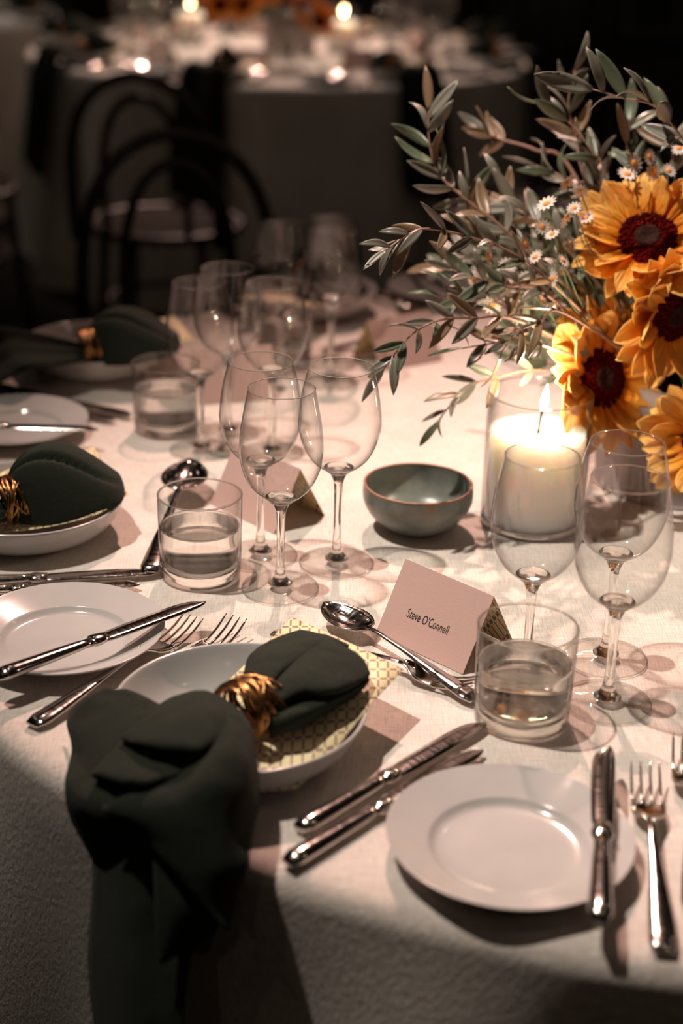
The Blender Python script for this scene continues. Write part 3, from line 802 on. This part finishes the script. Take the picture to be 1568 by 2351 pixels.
lay(knife('steel knife just behind the left side plate, mostly hidden by it'), P(322, 1352)+(P(0, 1366)-P(322, 1352)).normalized()*.2145, P(322, 1352), .2145, LIFT)
sp2 = lay(spoon('steel spoon standing out behind the middle left tumbler'), P(392, 1275, .002)+Vector((-.015, -.06, 0)), P(442, 1072, .016), .203*1.25, LIFT); sp2.matrix_world = sp2.matrix_world @ Matrix.Scale(1.25, 4)
lay(fork('steel fork with curled tines just left of the middle left tumbler'), P(372, 1262, .002), P(372, 1262, .002)+Vector((-.02, .1, 0)), .10) if False else None
# its card, seen from the side
k2 = P(482, 1158); place_card(k2, tuple((P(480, 1120)-P(690, 1215)).normalized().xy*-1), (0, 0), 'pink place card with brown shadowed end behind the central trio of glasses')
side_plate(at(-.400, 1.752), 'white side plate at the left frame edge behind the second setting')
lay(knife('steel knife across the second side plate at the left frame edge, blurred'), P(-200, 985, .021), P(240, 996, .022), .2145, .0012)

o3 = Vector((-.343, 2.015, TZ)); yh3 = (Vector((C1.x, C1.y, TZ))-o3).normalized(); fr3 = (o3, Vector((yh3.y, -yh3.x, 0)), yh3)
pasta_plate(o3+Vector((0, 0, LIFT*.5)), 'white deep plate at far left with a long green napkin, blurred')
rc3 = P(212, 792, .056); d3 = P(370, 790, .05)-rc3; a3 = math.atan2(-d3.x, d3.y)
napkin(rc3, a3, 'dark green napkin on the far left deep plate, tail falling off the table', seed=2, edge=-.155)
ring(rc3, a3, 'blurred bronze napkin ring on the far left deep plate')
mf = obj('menu_card', cached('menuflat', menu_flat_mesh), None, o3+Vector((0, .01, 0))); mf.rotation_euler = (0, 0, a3); tag(mf, 'lattice card under the napkin on the far left deep plate', 'menu card')
lay(knife('blurred steel knife right of the far left deep plate, longer shadowed one'), P(0, 900)+Vector((0, 0, 0)), P(300, 962), .2145, LIFT)
lay(knife('blurred steel knife beside the second side plate, partly hidden'), P(-40, 915), P(252, 970), .2145, LIFT)
tumbler(at(-.2181, 1.7768), 'blurred water tumbler right of the far left deep plate')
wine_glass(at(-.1690, 1.7090), 'front wine glass of the blurred left trio')
wine_glass(at(-.0845, 1.7059), 'right wine glass of the blurred left trio', big=True)
wine_glass(at(-.1421, 1.7697), 'rear wine glass of the blurred left trio', big=True)
c3 = P(455, 930); place_card(c3, tuple((Vector((.105, .03, 0))).normalized().xy), (0, 0), 'blurred pink place card behind the stem of the left trio')

# ------------------------------------------------------------------ whole settings further round the near table
def setting(fr, names, seed, group=None, full=True, near=True, tail=True):
    L = lambda k: names % k
    G = group
    def g(k): return (G % k) if G else None
    r = rot_of(fr)
    pasta_plate(loc_in(fr, 0, 0), L('white deep plate'), g('deep plates'))
    m = obj('menu_card', cached('menuflat', menu_flat_mesh), None, loc_in(fr, .01, 0)); m.rotation_euler = (0, 0, r-.9); tag(m, L('lattice card'), 'menu card', g('lattice cards'))
    rr = loc_in(fr, 0, -.01, .052)
    n = napkin(rr, r, L('dark green napkin'), g('green napkins'), seed=seed, edge=-.118, short=not tail)
    ring(rr, r, L('bronze napkin ring'), g('napkin rings'))
    tumbler(loc_in(fr, .155, .18), L('water tumbler'), g('water tumblers'))
    for k, (x, y, b) in enumerate(((.1996, .248, False), (.119, .247, False), (.162, .317, True))):
        wine_glass(loc_in(fr, x, y), L(('right-hand wine glass', 'left-hand wine glass', 'rearmost wine glass')[k]), g('wine glasses'), big=b)
    u = fr[1]; place_card(loc_in(fr, -.03, .235), (u.x, u.y), (0, 0), L('pink place card'), g('place cards'))
    if full:
        side_plate(loc_in(fr, -.23, .03), L('white side plate'), g('side plates'))
        lay(knife(L('side-plate knife'), g('knives')), loc_in(fr, -.23, -.07, .021), loc_in(fr, -.20, .12, .022), .2145, .0012)
        lay(knife(L('inner steel knife'), g('knives')), loc_in(fr, .125, -.07), loc_in(fr, .125, .14), .2145, LIFT)
        lay(fork(L('inner steel fork'), g('forks')), loc_in(fr, -.125, -.08), loc_in(fr, -.125, .125), .206)
        lay(fork(L('outer steel fork'), g('forks')), loc_in(fr, -.155, -.09), loc_in(fr, -.155, .115), .206)
        lay(spoon(L('steel spoon'), g('spoons')), loc_in(fr, .10, .20), loc_in(fr, -.10, .20), .203, LIFT)
o4 = Vector((-.055, 2.33, TZ)); yh4 = (C1-o4).normalized(); fr4 = (o4, Vector((yh4.y, -yh4.x, 0)), yh4)
setting(fr4, '%s, far side of near table, left of olive branches', 0)
fr5 = frame_at(82); setting(fr5, '%s of the setting behind the olive branches, opposite the camera', 1)

# ------------------------------------------------------------------ centrepiece
VC = Vector((.385, 1.655, TZ+LIFT*.5))
vz = thing('stoneware_vase', 'grey-mauve stoneware vase holding the sunflowers, right edge behind the glasses', 'vase', None, VC)
obj('vase_body', mesh('vase_body', *lathe(smooth_prof([(.0005, .0008), (.086, .0008), (.091, .006), (.094, .05), (.094, .09), (.090, .115), (.084, .128), (.080, .127), (.084, .11), (.085, .05), (.080, .012), (.0005, .01)], 3), 72), M['vase']), vz)
obj('foam_block', mesh('foam_block', *lathe([(.0005, .112), (.078, .112), (.078, .015), (.0005, .012)], 40), M['leafC']), vz)

def petal_mesh(key, mat, curl, fold, twist, wid):
    def f():
        rows = []
        for i in range(9):
            u = i/8
            w = wid*(.34 + .66*math.sin(PI*(.12+.80*u)))*(1 if u < .80 else (1-((u-.80)/.20)**2*.93))
            z = curl*u*u - .05*math.sin(PI*u)
            a = twist*u
            rows.append([(w*s*math.cos(a), u, z + fold*abs(s)*w*2 + w*s*math.sin(a) + .012*math.sin(9*s+4*u)) for s in (-1, -.6, -.2, .2, .6, 1)])
        return mesh('petal', *shell(refine(rows, 1, 2), .012), M[mat])
    return cached(key, f)
def place(o, parent, loc, q, s):
    o.parent = parent; o.location = loc; o.rotation_mode = 'QUATERNION'; o.rotation_quaternion = q
    o.scale = s if isinstance(s, tuple) else (s, s, s)
def sunflower(c, n, R, label, rd=.030, cup=.35, npet=19, mat='petal', seed=0, stem_to=None, inner=True, bias=None):
    rnd = random.Random(seed); t = thing('sunflower', label, 'sunflower', 'sunflowers of the near centrepiece' if False else None, c)
    q0 = Vector(n).to_track_quat('Z', 'Y')
    n = Vector(n).normalized()
    def disc():
        vs, fs = lathe(smooth_prof([(.30, .16), (.45, .19), (.72, .17), (.92, .10), (1.0, .0), (.9, -.12), (.4, -.16), (.01, -.16)], 3), 40)
        vs = [(x*(1+.03*mnoise.noise(Vector((x*5, y*5, 1)))), y*(1+.03*mnoise.noise(Vector((x*5, y*5, 2)))), z+.05*mnoise.noise(Vector((x*7, y*7, z*7)))) for x, y, z in vs]
        return mesh('disc', vs, fs, M['disc'])
    def seed_c():
        vs, fs = lathe(smooth_prof([(.40, .165), (.36, .215), (.20, .20), (.01, .15)], 3), 30)
        vs = [(x*(1+.12*mnoise.noise(Vector((x*6, y*6, 1)))), y*(1+.12*mnoise.noise(Vector((x*6, y*6, 5)))), z+.06*mnoise.noise(Vector((x*16, y*16, 3)))) for x, y, z in vs]
        return mesh('seed_centre', vs, fs, M['seed'])
    def fuzz():
        parts = []; r2 = random.Random(3)
        for k in range(150):
            a = r2.uniform(0, 2*PI); r = r2.uniform(.42, .98); h = r2.uniform(.04, .08)
            x, y = r*math.cos(a), r*math.sin(a); z = .18*(1-max(0, r-.6)*1.6)
            b = Vector((x, y, z)); d = Vector((x*.35, y*.35, 1)).normalized()*h; s = Vector((-y, x, 0)).normalized()*.022
            parts.append(([b-s, b+s, b+d+s*.4, b+d-s*.4, b+Vector((x, y, 0)).normalized()*.03+d*.3], [(0, 1, 2, 3), (0, 3, 4), (1, 4, 2)]))
        return mesh('florets', *join(parts), M['disc'])
    d = obj('disc', cached('sfd', disc)); place(d, t, (0, 0, 0), q0, rd)
    d2 = obj('seed_centre', cached('sfs', seed_c)); place(d2, t, (0, 0, 0), q0, rd)
    d3 = obj('florets', cached('sff', fuzz)); place(d3, t, (0, 0, 0), q0, rd); d3['kind'] = 'stuff'
    var = [(mat+str(k), mat, cu, fo, tw, wi) for k, (cu, fo, tw, wi) in enumerate([(.10, .18, .12, .27), (-.16, .24, -.18, .24), (.22, .12, .25, .28), (-.30, .20, .1, .25), (.02, .3, -.3, .22)])]
    for layer in range(2 if inner else 1):
        for k in range(npet):
            a = 2*PI*(k+.5*layer+rnd.uniform(-.22, .22))/npet
            L = R-rd*.78; L *= rnd.uniform(.80, 1.08)*(1 if layer == 0 else .90)
            c_ = cup + rnd.uniform(-.16, .20) + (.16 if layer else -.04)
            if bias: c_ += bias[2]*max(0, math.cos(a-bias[0]))**bias[1]
            p = obj('petal', petal_mesh(*rnd.choice(var)))
            q = q0 @ Quaternion((0, 0, 1), a-PI/2) @ Quaternion((1, 0, 0), c_) @ Quaternion((0, 1, 0), rnd.uniform(-.35, .35))
            off = q0 @ Vector((rd*.80*math.cos(a), rd*.80*math.sin(a), -.003+.002*layer))
            place(p, t, off, q, (L*1.0, L, L))
    def calyx():
        parts = []
        for k in range(14):
            a = 2*PI*k/14; ca, sa = math.cos(a), math.sin(a)
            rows = [[((.5+.85*u)*ca - s*sa*.16*(1-u*.9), (.5+.85*u)*sa + s*ca*.16*(1-u*.9), -.20+.04*u) for s in (-1, 0, 1)] for u in (0, .35, .7, 1)]
            parts.append(gridmesh(rows))
        parts.append(lathe(smooth_prof([(1.0, -.05), (.85, -.22), (.4, -.40), (.14, -.7)], 2), 20))
        return mesh('calyx', *join(parts), M['leafC'])
    cx = obj('calyx', cached('calyx', calyx)); place(cx, t, (0, 0, 0), q0, rd)
    if stem_to is not None:
        b = Vector(c) - n*rd*.5; e = Vector(stem_to)
        pts = crom([tuple(b), tuple(b-n*.035), tuple((b+e)/2 + Vector((0, 0, -.01))), tuple(e)], 6)
        obj('stem', mesh('stem', *tube([Vector(p)-Vector(c) for p in pts], .0045, 8), M['gstem']), t)
    return t
Z1 = TZ
def FL(x, y, Y): return PY(x, y, Y)
def toward(c, right=0.0, up=0.0, down=0.0):
    v = (CAM-c).normalized(); s = _rt; u = s.cross(v*-1).normalized()
    return (v + s*right + u*up).normalized()
vt = VC + Vector((0, 0, .11))
c = FL(1487, 548, 1.60); sunflower(c, toward(c, -.05, .75), .086, 'topmost sunflower, wide open with a round red-black disc', rd=.0345, cup=.28, npet=19, seed=1, stem_to=vt+Vector((.0, -.03, 0)))
c = FL(1548, 722, 1.57); sunflower(c, toward(c, .75, -.40), .080, 'right sunflower turned down and away, its disc partly covered by a curled petal', rd=.031, cup=.22, npet=17, seed=2, stem_to=vt+Vector((.02, -.04, 0)))
c = FL(1382, 868, 1.585); sunflower(c, toward(c, .85, .05), .091, 'sunflower right behind the lit candle, dark oval disc', rd=.034, cup=.22, npet=19, seed=3, stem_to=vt+Vector((-.02, -.05, 0)))
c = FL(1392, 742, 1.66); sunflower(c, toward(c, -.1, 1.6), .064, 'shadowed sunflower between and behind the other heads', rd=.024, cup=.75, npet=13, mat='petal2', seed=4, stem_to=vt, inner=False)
c = FL(1625, 1010, 1.52); sunflower(c, toward(c, -.15, .1), .078, 'lowest sunflower cut by the right frame edge', rd=.028, cup=.15, npet=19, seed=5, stem_to=vt+Vector((.04, -.05, -.02)))
c = FL(1545, 880, 1.63); sunflower(c, toward(c, .2, -.3), .066, 'sunflower with shade-darkened orange petals between the lower heads', rd=.026, cup=.2, npet=16, mat='petal2', seed=6, stem_to=vt+Vector((.03, -.02, 0)))

# olive leaves and branches
def olive_leaf_mesh(k, mat):
    L, W, cv, fo = [(1, .13, .10, .25), (1, .145, -.14, .35), (1, .115, .22, .2), (1, .135, -.02, .5)][k]
    def f():
        rows = []
        for i in range(8):
            u = i/7; w = W*math.sin(PI*min(1, .04+.94*u)**.9)**.8 if i < 7 else .004
            rows.append([(w*s, u, cv*math.sin(PI*u*.9)+fo*abs(s)*w) for s in (-1, -.5, 0, .5, 1)])
        return mesh('leaf', *shell(refine(rows, 1, 1), .014), M[mat])
    return cached(('ol', k, mat), f)
def m_solid_leaf(): pass
def branch(ctrl, label, seed, leaves=14, L=.044, rad=.0016, start=.15, mats=('leafA', 'leafA', 'leafB'), tipr=.0007, spread=.75, name='olive_branch', reach=True):
    rnd = random.Random(seed)
    pts = [Vector(p) for p in crom([tuple(p) for p in ctrl], 7)]
    base = pts[0]
    t = thing(name, label, 'branch', None, base)
    n = len(pts)
    obj('stem', mesh('stem', *tube([p-base for p in pts], [rad+(tipr-rad)*i/(n-1) for i in range(n)], 7), M['stem']), t)
    for k in range(leaves):
        u = start + (1-start)*(k//2*2)/max(1, leaves-1)
        if k == leaves-1: u = 1.0
        i = min(n-2, int(u*(n-1))); p = pts[i].lerp(pts[i+1], min(1, u*(n-1)-i)); d = (pts[i+1]-pts[i]).normalized()
        side = d.cross(Vector((rnd.uniform(-.5, .5), rnd.uniform(-1, -.2), rnd.uniform(.2, 1)))).normalized()
        if k % 2: side = -side
        side = (Quaternion(d, rnd.uniform(-.8, .8)) @ side)
        dirv = (d*(1.0 if k == leaves-1 else rnd.uniform(.6, 1.1)) + side*(0.1 if k == leaves-1 else spread*rnd.uniform(.6, 1.2))).normalized()
        nn = (CAM-p).normalized()*rnd.uniform(.2, 1)*(1 if rnd.random() < .7 else -1) + Vector((rnd.uniform(-.5, .5), rnd.uniform(-.5, .5), rnd.uniform(0, 1)))
        x = dirv.cross(nn).normalized(); z = x.cross(dirv).normalized()
        q = Matrix(((x.x, dirv.x, z.x), (x.y, dirv.y, z.y), (x.z, dirv.z, z.z))).to_quaternion()
        o = obj('leaf', olive_leaf_mesh(rnd.randrange(4), rnd.choice(mats)))
        place(o, t, p-base, q, L*rnd.uniform(.80, 1.25))
    return t
root = VC + Vector((-.03, 0, .12))
def B(*pts): return [root + Vector((random.uniform(-.03, .03), random.uniform(-.03, .03), 0))] + [PY(*p) for p in pts]
BR = [
 (B((1310, 690, 1.56), (1190, 590, 1.52), (1080, 545, 1.50), (975, 525, 1.47), (925, 548, 1.46), (885, 575, 1.45)), 'olive branch reaching farthest left at mid height, over the blurred glasses', 18, .036, .0017),
 (B((1250, 610, 1.62), (1150, 520, 1.63), (1060, 450, 1.64), (1005, 395, 1.65), (985, 320, 1.66), (985, 255, 1.67)), 'upright olive branch at upper left with leaf pairs to its tip', 20, .042, .0019),
 (B((1320, 405, 1.80), (1230, 345, 1.82), (1150, 320, 1.84), (1112, 300, 1.85)), 'bare reddish olive twig with a few leaves at its tip', 7, .040, .0026, .72),
 (B((1200, 740, 1.54), (1090, 730, 1.50), (1010, 735, 1.48), (950, 765, 1.46), (905, 815, 1.45), (880, 850, 1.45)), 'lower olive branch drooping above the central wine glasses', 16, .036, .0016),
 (B((1240, 850, 1.58), (1130, 870, 1.54), (1080, 885, 1.53), (1030, 935, 1.52), (1010, 965, 1.52)), 'olive branch hanging low left of the candle', 11, .036, .0015),
 (B((1640, 420, 1.60), (1568, 320, 1.58), (1505, 245, 1.57), (1430, 225, 1.57), (1360, 205, 1.57)), 'olive branch arching over at upper right', 10, .050, .0018, .35),
 (B((1345, 420, 1.72), (1325, 330, 1.74), (1305, 240, 1.75), (1320, 160, 1.76)), 'olive branch rising highest against the dark room', 9, .044, .0016, .4),
 (B((1395, 430, 1.68), (1360, 350, 1.69), (1300, 275, 1.70), (1250, 240, 1.70)), 'olive branch leaning left below the highest one', 8, .042, .0016, .4),
 (B((1460, 420, 1.72), (1440, 340, 1.74), (1445, 285, 1.75)), 'short upright olive sprig above the topmost sunflower', 10, .044, .0015, .2),
 (B((1530, 440, 1.70), (1545, 360, 1.71), (1530, 300, 1.72)), 'short olive sprig at the right edge above the topmost sunflower', 9, .044, .0015, .2),
 (B((1290, 560, 1.66), (1220, 500, 1.68), (1170, 470, 1.70), (1150, 430, 1.71)), 'olive sprig with pale upright leaves beside the daisies', 12, .042, .0016, .25),
 (B((1270, 620, 1.70), (1160, 610, 1.72), (1070, 600, 1.74), (1000, 610, 1.76)), 'olive branch pointing left behind the longest one', 14, .042, .0016, .2),
 (B((1260, 680, 1.56), (1170, 660, 1.54), (1100, 640, 1.53), (1040, 620, 1.53)), 'leafy olive branch in the dense middle of the arrangement', 14, .038, .0018, .15),
 (B((1230, 760, 1.58), (1150, 700, 1.56), (1080, 690, 1.55), (1010, 680, 1.55)), 'olive branch low in the arrangement, below the dense middle', 14, .038, .0016, .15),
 (B((1270, 800, 1.54), (1190, 780, 1.51), (1120, 790, 1.50), (1060, 800, 1.49)), 'olive branch just above the candle glass on its left', 12, .036, .0015, .15),
 (B((1300, 720, 1.52), (1240, 740, 1.50), (1190, 760, 1.49), (1150, 810, 1.49)), 'tan leaved olive sprig left of the lower sunflower', 10, .038, .0015, .1),
 (B((1320, 640, 1.60), (1280, 600, 1.58), (1240, 640, 1.56), (1200, 690, 1.55)), 'olive sprig curling down between sunflower and daisies', 12, .036, .0015, .1),
 (B((1380, 480, 1.70), (1330, 440, 1.72), (1280, 400, 1.74), (1230, 380, 1.76)), 'olive sprig behind the daisies, pointing up left', 12, .042, .0016, .2),
 (B((1420, 520, 1.74), (1380, 430, 1.76), (1370, 370, 1.78)), 'olive sprig rising behind the topmost sunflower', 10, .044, .0016, .2),
 (B((1180, 640, 1.66), (1120, 560, 1.68), (1080, 500, 1.69), (1075, 440, 1.70)), 'thin olive sprig rising between the two left branches', 10, .040, .0014, .3),
]
for k, b in enumerate(BR):
    ctrl, lab, nl, L, rad = b[:5]; st = b[5] if len(b) > 5 else .22
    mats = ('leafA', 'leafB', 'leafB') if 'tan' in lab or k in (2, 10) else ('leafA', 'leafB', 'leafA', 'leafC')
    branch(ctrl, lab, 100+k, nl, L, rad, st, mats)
rnd = random.Random(12); SX = sorted(rnd.uniform(1180, 1500) for _ in range(12)); ORD12 = ['first', 'second', 'third', 'fourth', 'fifth', 'sixth', 'seventh', 'eighth', 'ninth', 'tenth', 'eleventh', 'twelfth']
for k in range(12):
    x, y = SX[k], rnd.uniform(560, 830); Y = rnd.uniform(1.64, 1.74)
    sx = 'left' if x < 1300 else ('right' if x > 1400 else 'middle')
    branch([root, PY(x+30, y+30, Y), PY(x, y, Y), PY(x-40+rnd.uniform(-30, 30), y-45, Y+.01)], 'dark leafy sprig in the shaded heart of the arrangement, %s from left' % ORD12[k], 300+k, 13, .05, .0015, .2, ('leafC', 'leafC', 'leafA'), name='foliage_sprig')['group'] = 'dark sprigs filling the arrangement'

# daisies
def daisy_meshes():
    def pet():
        parts = []
        for k in range(12):
            a = 2*PI*k/12; ca, sa = math.cos(a), math.sin(a)
            rows = []
            for u in (0, .3, .6, .85, 1):
                w = .16*math.sin(PI*(.15+.75*u)); r = .25+.75*u
                rows.append([(r*ca-s*w*sa, r*sa+s*w*ca, .06*u+.05*abs(s)) for s in (-1, 0, 1)])
            parts.append(gridmesh(rows))
        return mesh('petals', *join(parts), M['daisy'])
    def eye(): return mesh('eye', *lathe(smooth_prof([(.34, .0), (.30, .12), (.15, .18), (.01, .20)], 2), 16), M['yolk'])
    return cached('dp', pet), cached('de', eye)
DA = [(1268, 538, 1.55), (1255, 468, 1.56), (1300, 500, 1.56), (1318, 478, 1.57), (1292, 598, 1.54), (1270, 640, 1.54), (1300, 420, 1.60), (1332, 440, 1.60),
      (1455, 375, 1.62), (1535, 392, 1.62), (1440, 400, 1.64), (1345, 500, 1.60), (1205, 560, 1.56), (1230, 590, 1.55), (1395, 640, 1.58), (1490, 360, 1.66), (1560, 340, 1.64),
      (1120, 590, 1.60), (1140, 650, 1.58), (1165, 610, 1.60), (1130, 700, 1.60), (1175, 690, 1.57), (1310, 560, 1.57), (1245, 520, 1.58), (1500, 395, 1.66), (1205, 640, 1.60), (1085, 640, 1.62), (1245, 690, 1.57)]
ORD = ['first', 'second', 'third', 'fourth', 'fifth', 'sixth', 'seventh', 'eighth', 'ninth', 'tenth', 'eleventh', 'twelfth', 'thirteenth', 'fourteenth', 'fifteenth', 'sixteenth', 'seventeenth']
def region(x, y): return 'above the topmost sunflower' if y < 405 and x > 1400 else ('left of the topmost sunflower' if x > 1195 else 'among the left olive leaves')
DA.sort(key=lambda d: (region(d[0], d[1]), d[0] if d[1] < 405 and d[0] > 1400 else d[1])); CNT = {}
rnd = random.Random(5)
for k, (x, y, Y) in enumerate(DA):
    c = PY(x, y, Y); pm, em = daisy_meshes()
    reg = region(x, y); CNT[reg] = CNT.get(reg, -1)+1; word = ORD[CNT[reg]] + (' from left' if 'above' in reg else ' from top')
    t = thing('daisy', 'small white orange-eyed daisy, '+word+' '+reg, 'daisy', 'white daisies '+reg, c)
    n = Vector(((CAM-c).normalized() + Vector((rnd.uniform(-1.4, 1.4), rnd.uniform(-.6, .6), rnd.uniform(-.6, 1.6))))).to_track_quat('Z', 'Y')
    s = rnd.uniform(.0080, .0115)
    a = obj('petals', pm); place(a, t, (0, 0, 0), n, s); b = obj('eye', em); place(b, t, (0, 0, 0), n, s)
    e = root - c + Vector((rnd.uniform(-.04, .04), 0, 0))
    obj('stem', mesh('stem', *tube(crom([(0, 0, 0), tuple(e*.3+Vector((0, 0, -.02))), tuple(e)], 5), .0007, 5), M['gstem']), t)

# ------------------------------------------------------------------ far table
cand2 = [((435, 8), 'blurred lit candle on the far table, left one'), ((787, 26), 'blurred lit candle on the far table, right one')]
for (x, y), lab in cand2:
    p = P(x, y, .140); candle(Vector((p.x, p.y, TZ+LIFT)), lab, power=.6)
NM = ['near middle', 'near left', 'far left', 'left end', 'back left', 'back right', 'right end', 'near right']
WHERE = {258: 'left of the front, napkin hanging', 299: 'right of the front, napkin hanging', 217: 'at its near left', 178: 'at its left end', 138: 'at its far left', 98: 'at its very back', 58: 'at its back right', 18: 'at its far right', 338: 'at its near right'}
for a, w in WHERE.items():
    fr = frame_at(a, C2, .785)
    setting(fr, 'blurred %s on the far table, '+w, a, 'far table %s, '+w, full=a in (258, 299, 217, 178, 338, 18), tail=a in (258, 299, 217, 338))
fr = frame_at(-50, C3, .785); setting(fr, '%s on the farthest back table, front right', 1, 'farthest table %s', full=False)
fr = frame_at(-10, C3, .785); setting(fr, '%s on the farthest back table, right end', 2, 'farthest table %s, right end', full=False)
v2 = thing('stoneware_vase', 'blurred grey vase with orange flowers on the far table', 'vase', None, C2+Vector((.02, -.02, LIFT)))
obj('vase_body', bpy.data.meshes['vase_body'], v2)
for k, (x, y, Y) in enumerate([(505, 12, 5.5), (560, 10, 5.5), (700, 15, 5.55), (735, 48, 5.5), (620, -25, 5.6), (460, -30, 5.6)]):
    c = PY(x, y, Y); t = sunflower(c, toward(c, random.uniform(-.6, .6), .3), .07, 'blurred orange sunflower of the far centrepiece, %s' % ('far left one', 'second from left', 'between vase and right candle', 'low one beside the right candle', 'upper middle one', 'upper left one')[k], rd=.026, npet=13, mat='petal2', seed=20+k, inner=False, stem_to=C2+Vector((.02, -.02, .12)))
for k in range(6):
    x0 = 480+50*k; branch([C2+Vector((0, 0, .12)), PY(x0, 20, 5.6), PY(x0-40+rnd.uniform(-60, 60), -60, 5.55)], 'blurred olive sprig in the far centrepiece, %s from left' % ORD[k], 500+k, 10, .05, .002, .2, ('leafC',))['group'] = 'olive sprigs of the far centrepiece'

# ------------------------------------------------------------------ bentwood chairs
def chair(loc, rz, label):
    t = thing('bentwood_chair', label, 'chair', None, loc, rz)
    def hoop(w, h, zb, yb, lean, r):
        pts = []
        for k in range(25):
            a = PI*k/24; x = w*math.cos(a); s = math.sin(a)
            z = zb + (h-zb)*s**.62
            x = x*(1-.10*(1-s)) 
            pts.append((x, yb - lean*(z-zb), z))
        return tube(pts, r, 10)
    obj('back_hoop', cached('ch1', lambda: mesh('back_hoop', *hoop(.218, .880, .44, -.185, .14, .0145), M['wood'])), t)
    obj('inner_hoop', cached('ch2', lambda: mesh('inner_hoop', *hoop(.125, .825, .455, -.175, .14, .0115), M['wood'])), t)
    obj('seat_frame', cached('ch3', lambda: mesh('seat_frame', *[ [ (x, y, z) for x, y, z in lathe([(.205+.016*math.cos(a), .452+.014*math.sin(a)) for a in np.linspace(0, 2*PI, 9)[:-1]], 40, True)[0]], lathe([(0, 0)]*8, 40, True)[1]], M['wood'])), t)
    obj('seat', cached('ch4', lambda: mesh('seat', *lathe([(.0005, .455), (.19, .458), (.20, .456), (.20, .446), (.0005, .446)], 40), M['cane'])), t)
    obj('leg_ring', cached('ch5', lambda: mesh('leg_ring', *lathe([(.165+.008*math.cos(a), .24+.008*math.sin(a)) for a in np.linspace(0, 2*PI, 7)[:-1]], 36, True), M['wood'])), t)
    for k, (sx, sy) in enumerate(((-1, -1), (1, -1), (-1, 1), (1, 1))):
        obj('leg', cached(('ch6', k), lambda: mesh('leg', *tube([(sx*.135, sy*.135, .45), (sx*.145, sy*.145, .22), (sx*.165, sy*.175, .002)], [.016, .014, .011], 8), M['wood'])), t)
    return t
def face(c, target): d = target-c; return math.atan2(-d.x, d.y)
q = Vector((-.318, 2.90, 0)); chair(q, face(q, Vector((C1.x-.5, C1.y, 0))), 'dark bentwood chair closest behind the near table, double hoop back')
q = Vector((-.505, 4.22, 0)); chair(q, face(q, Vector((C2.x, C2.y, 0))), 'dark bentwood chair at the far table, upper left, hoop back')
q = Vector((.49, 4.58, 0)); chair(q, face(q, Vector((C2.x+.1, C2.y, 0)))+.35, 'dark bentwood chair at the far table behind the olive branches')
q = Vector((-1.22, 4.62, 0)); chair(q, face(q, Vector((C2.x, C2.y, 0))), 'dark bentwood chair at the left frame edge beside the far table')
q = Vector((-.80, 2.75, 0)); chair(q, face(q, Vector((C1.x, C1.y, 0))), 'dark bentwood chair in shadow at the left frame edge, near table')
q = Vector((1.35, 5.55, 0)); chair(q, face(q, Vector((C2.x, C2.y, 0))), 'dark bentwood chair in the dark at upper right')
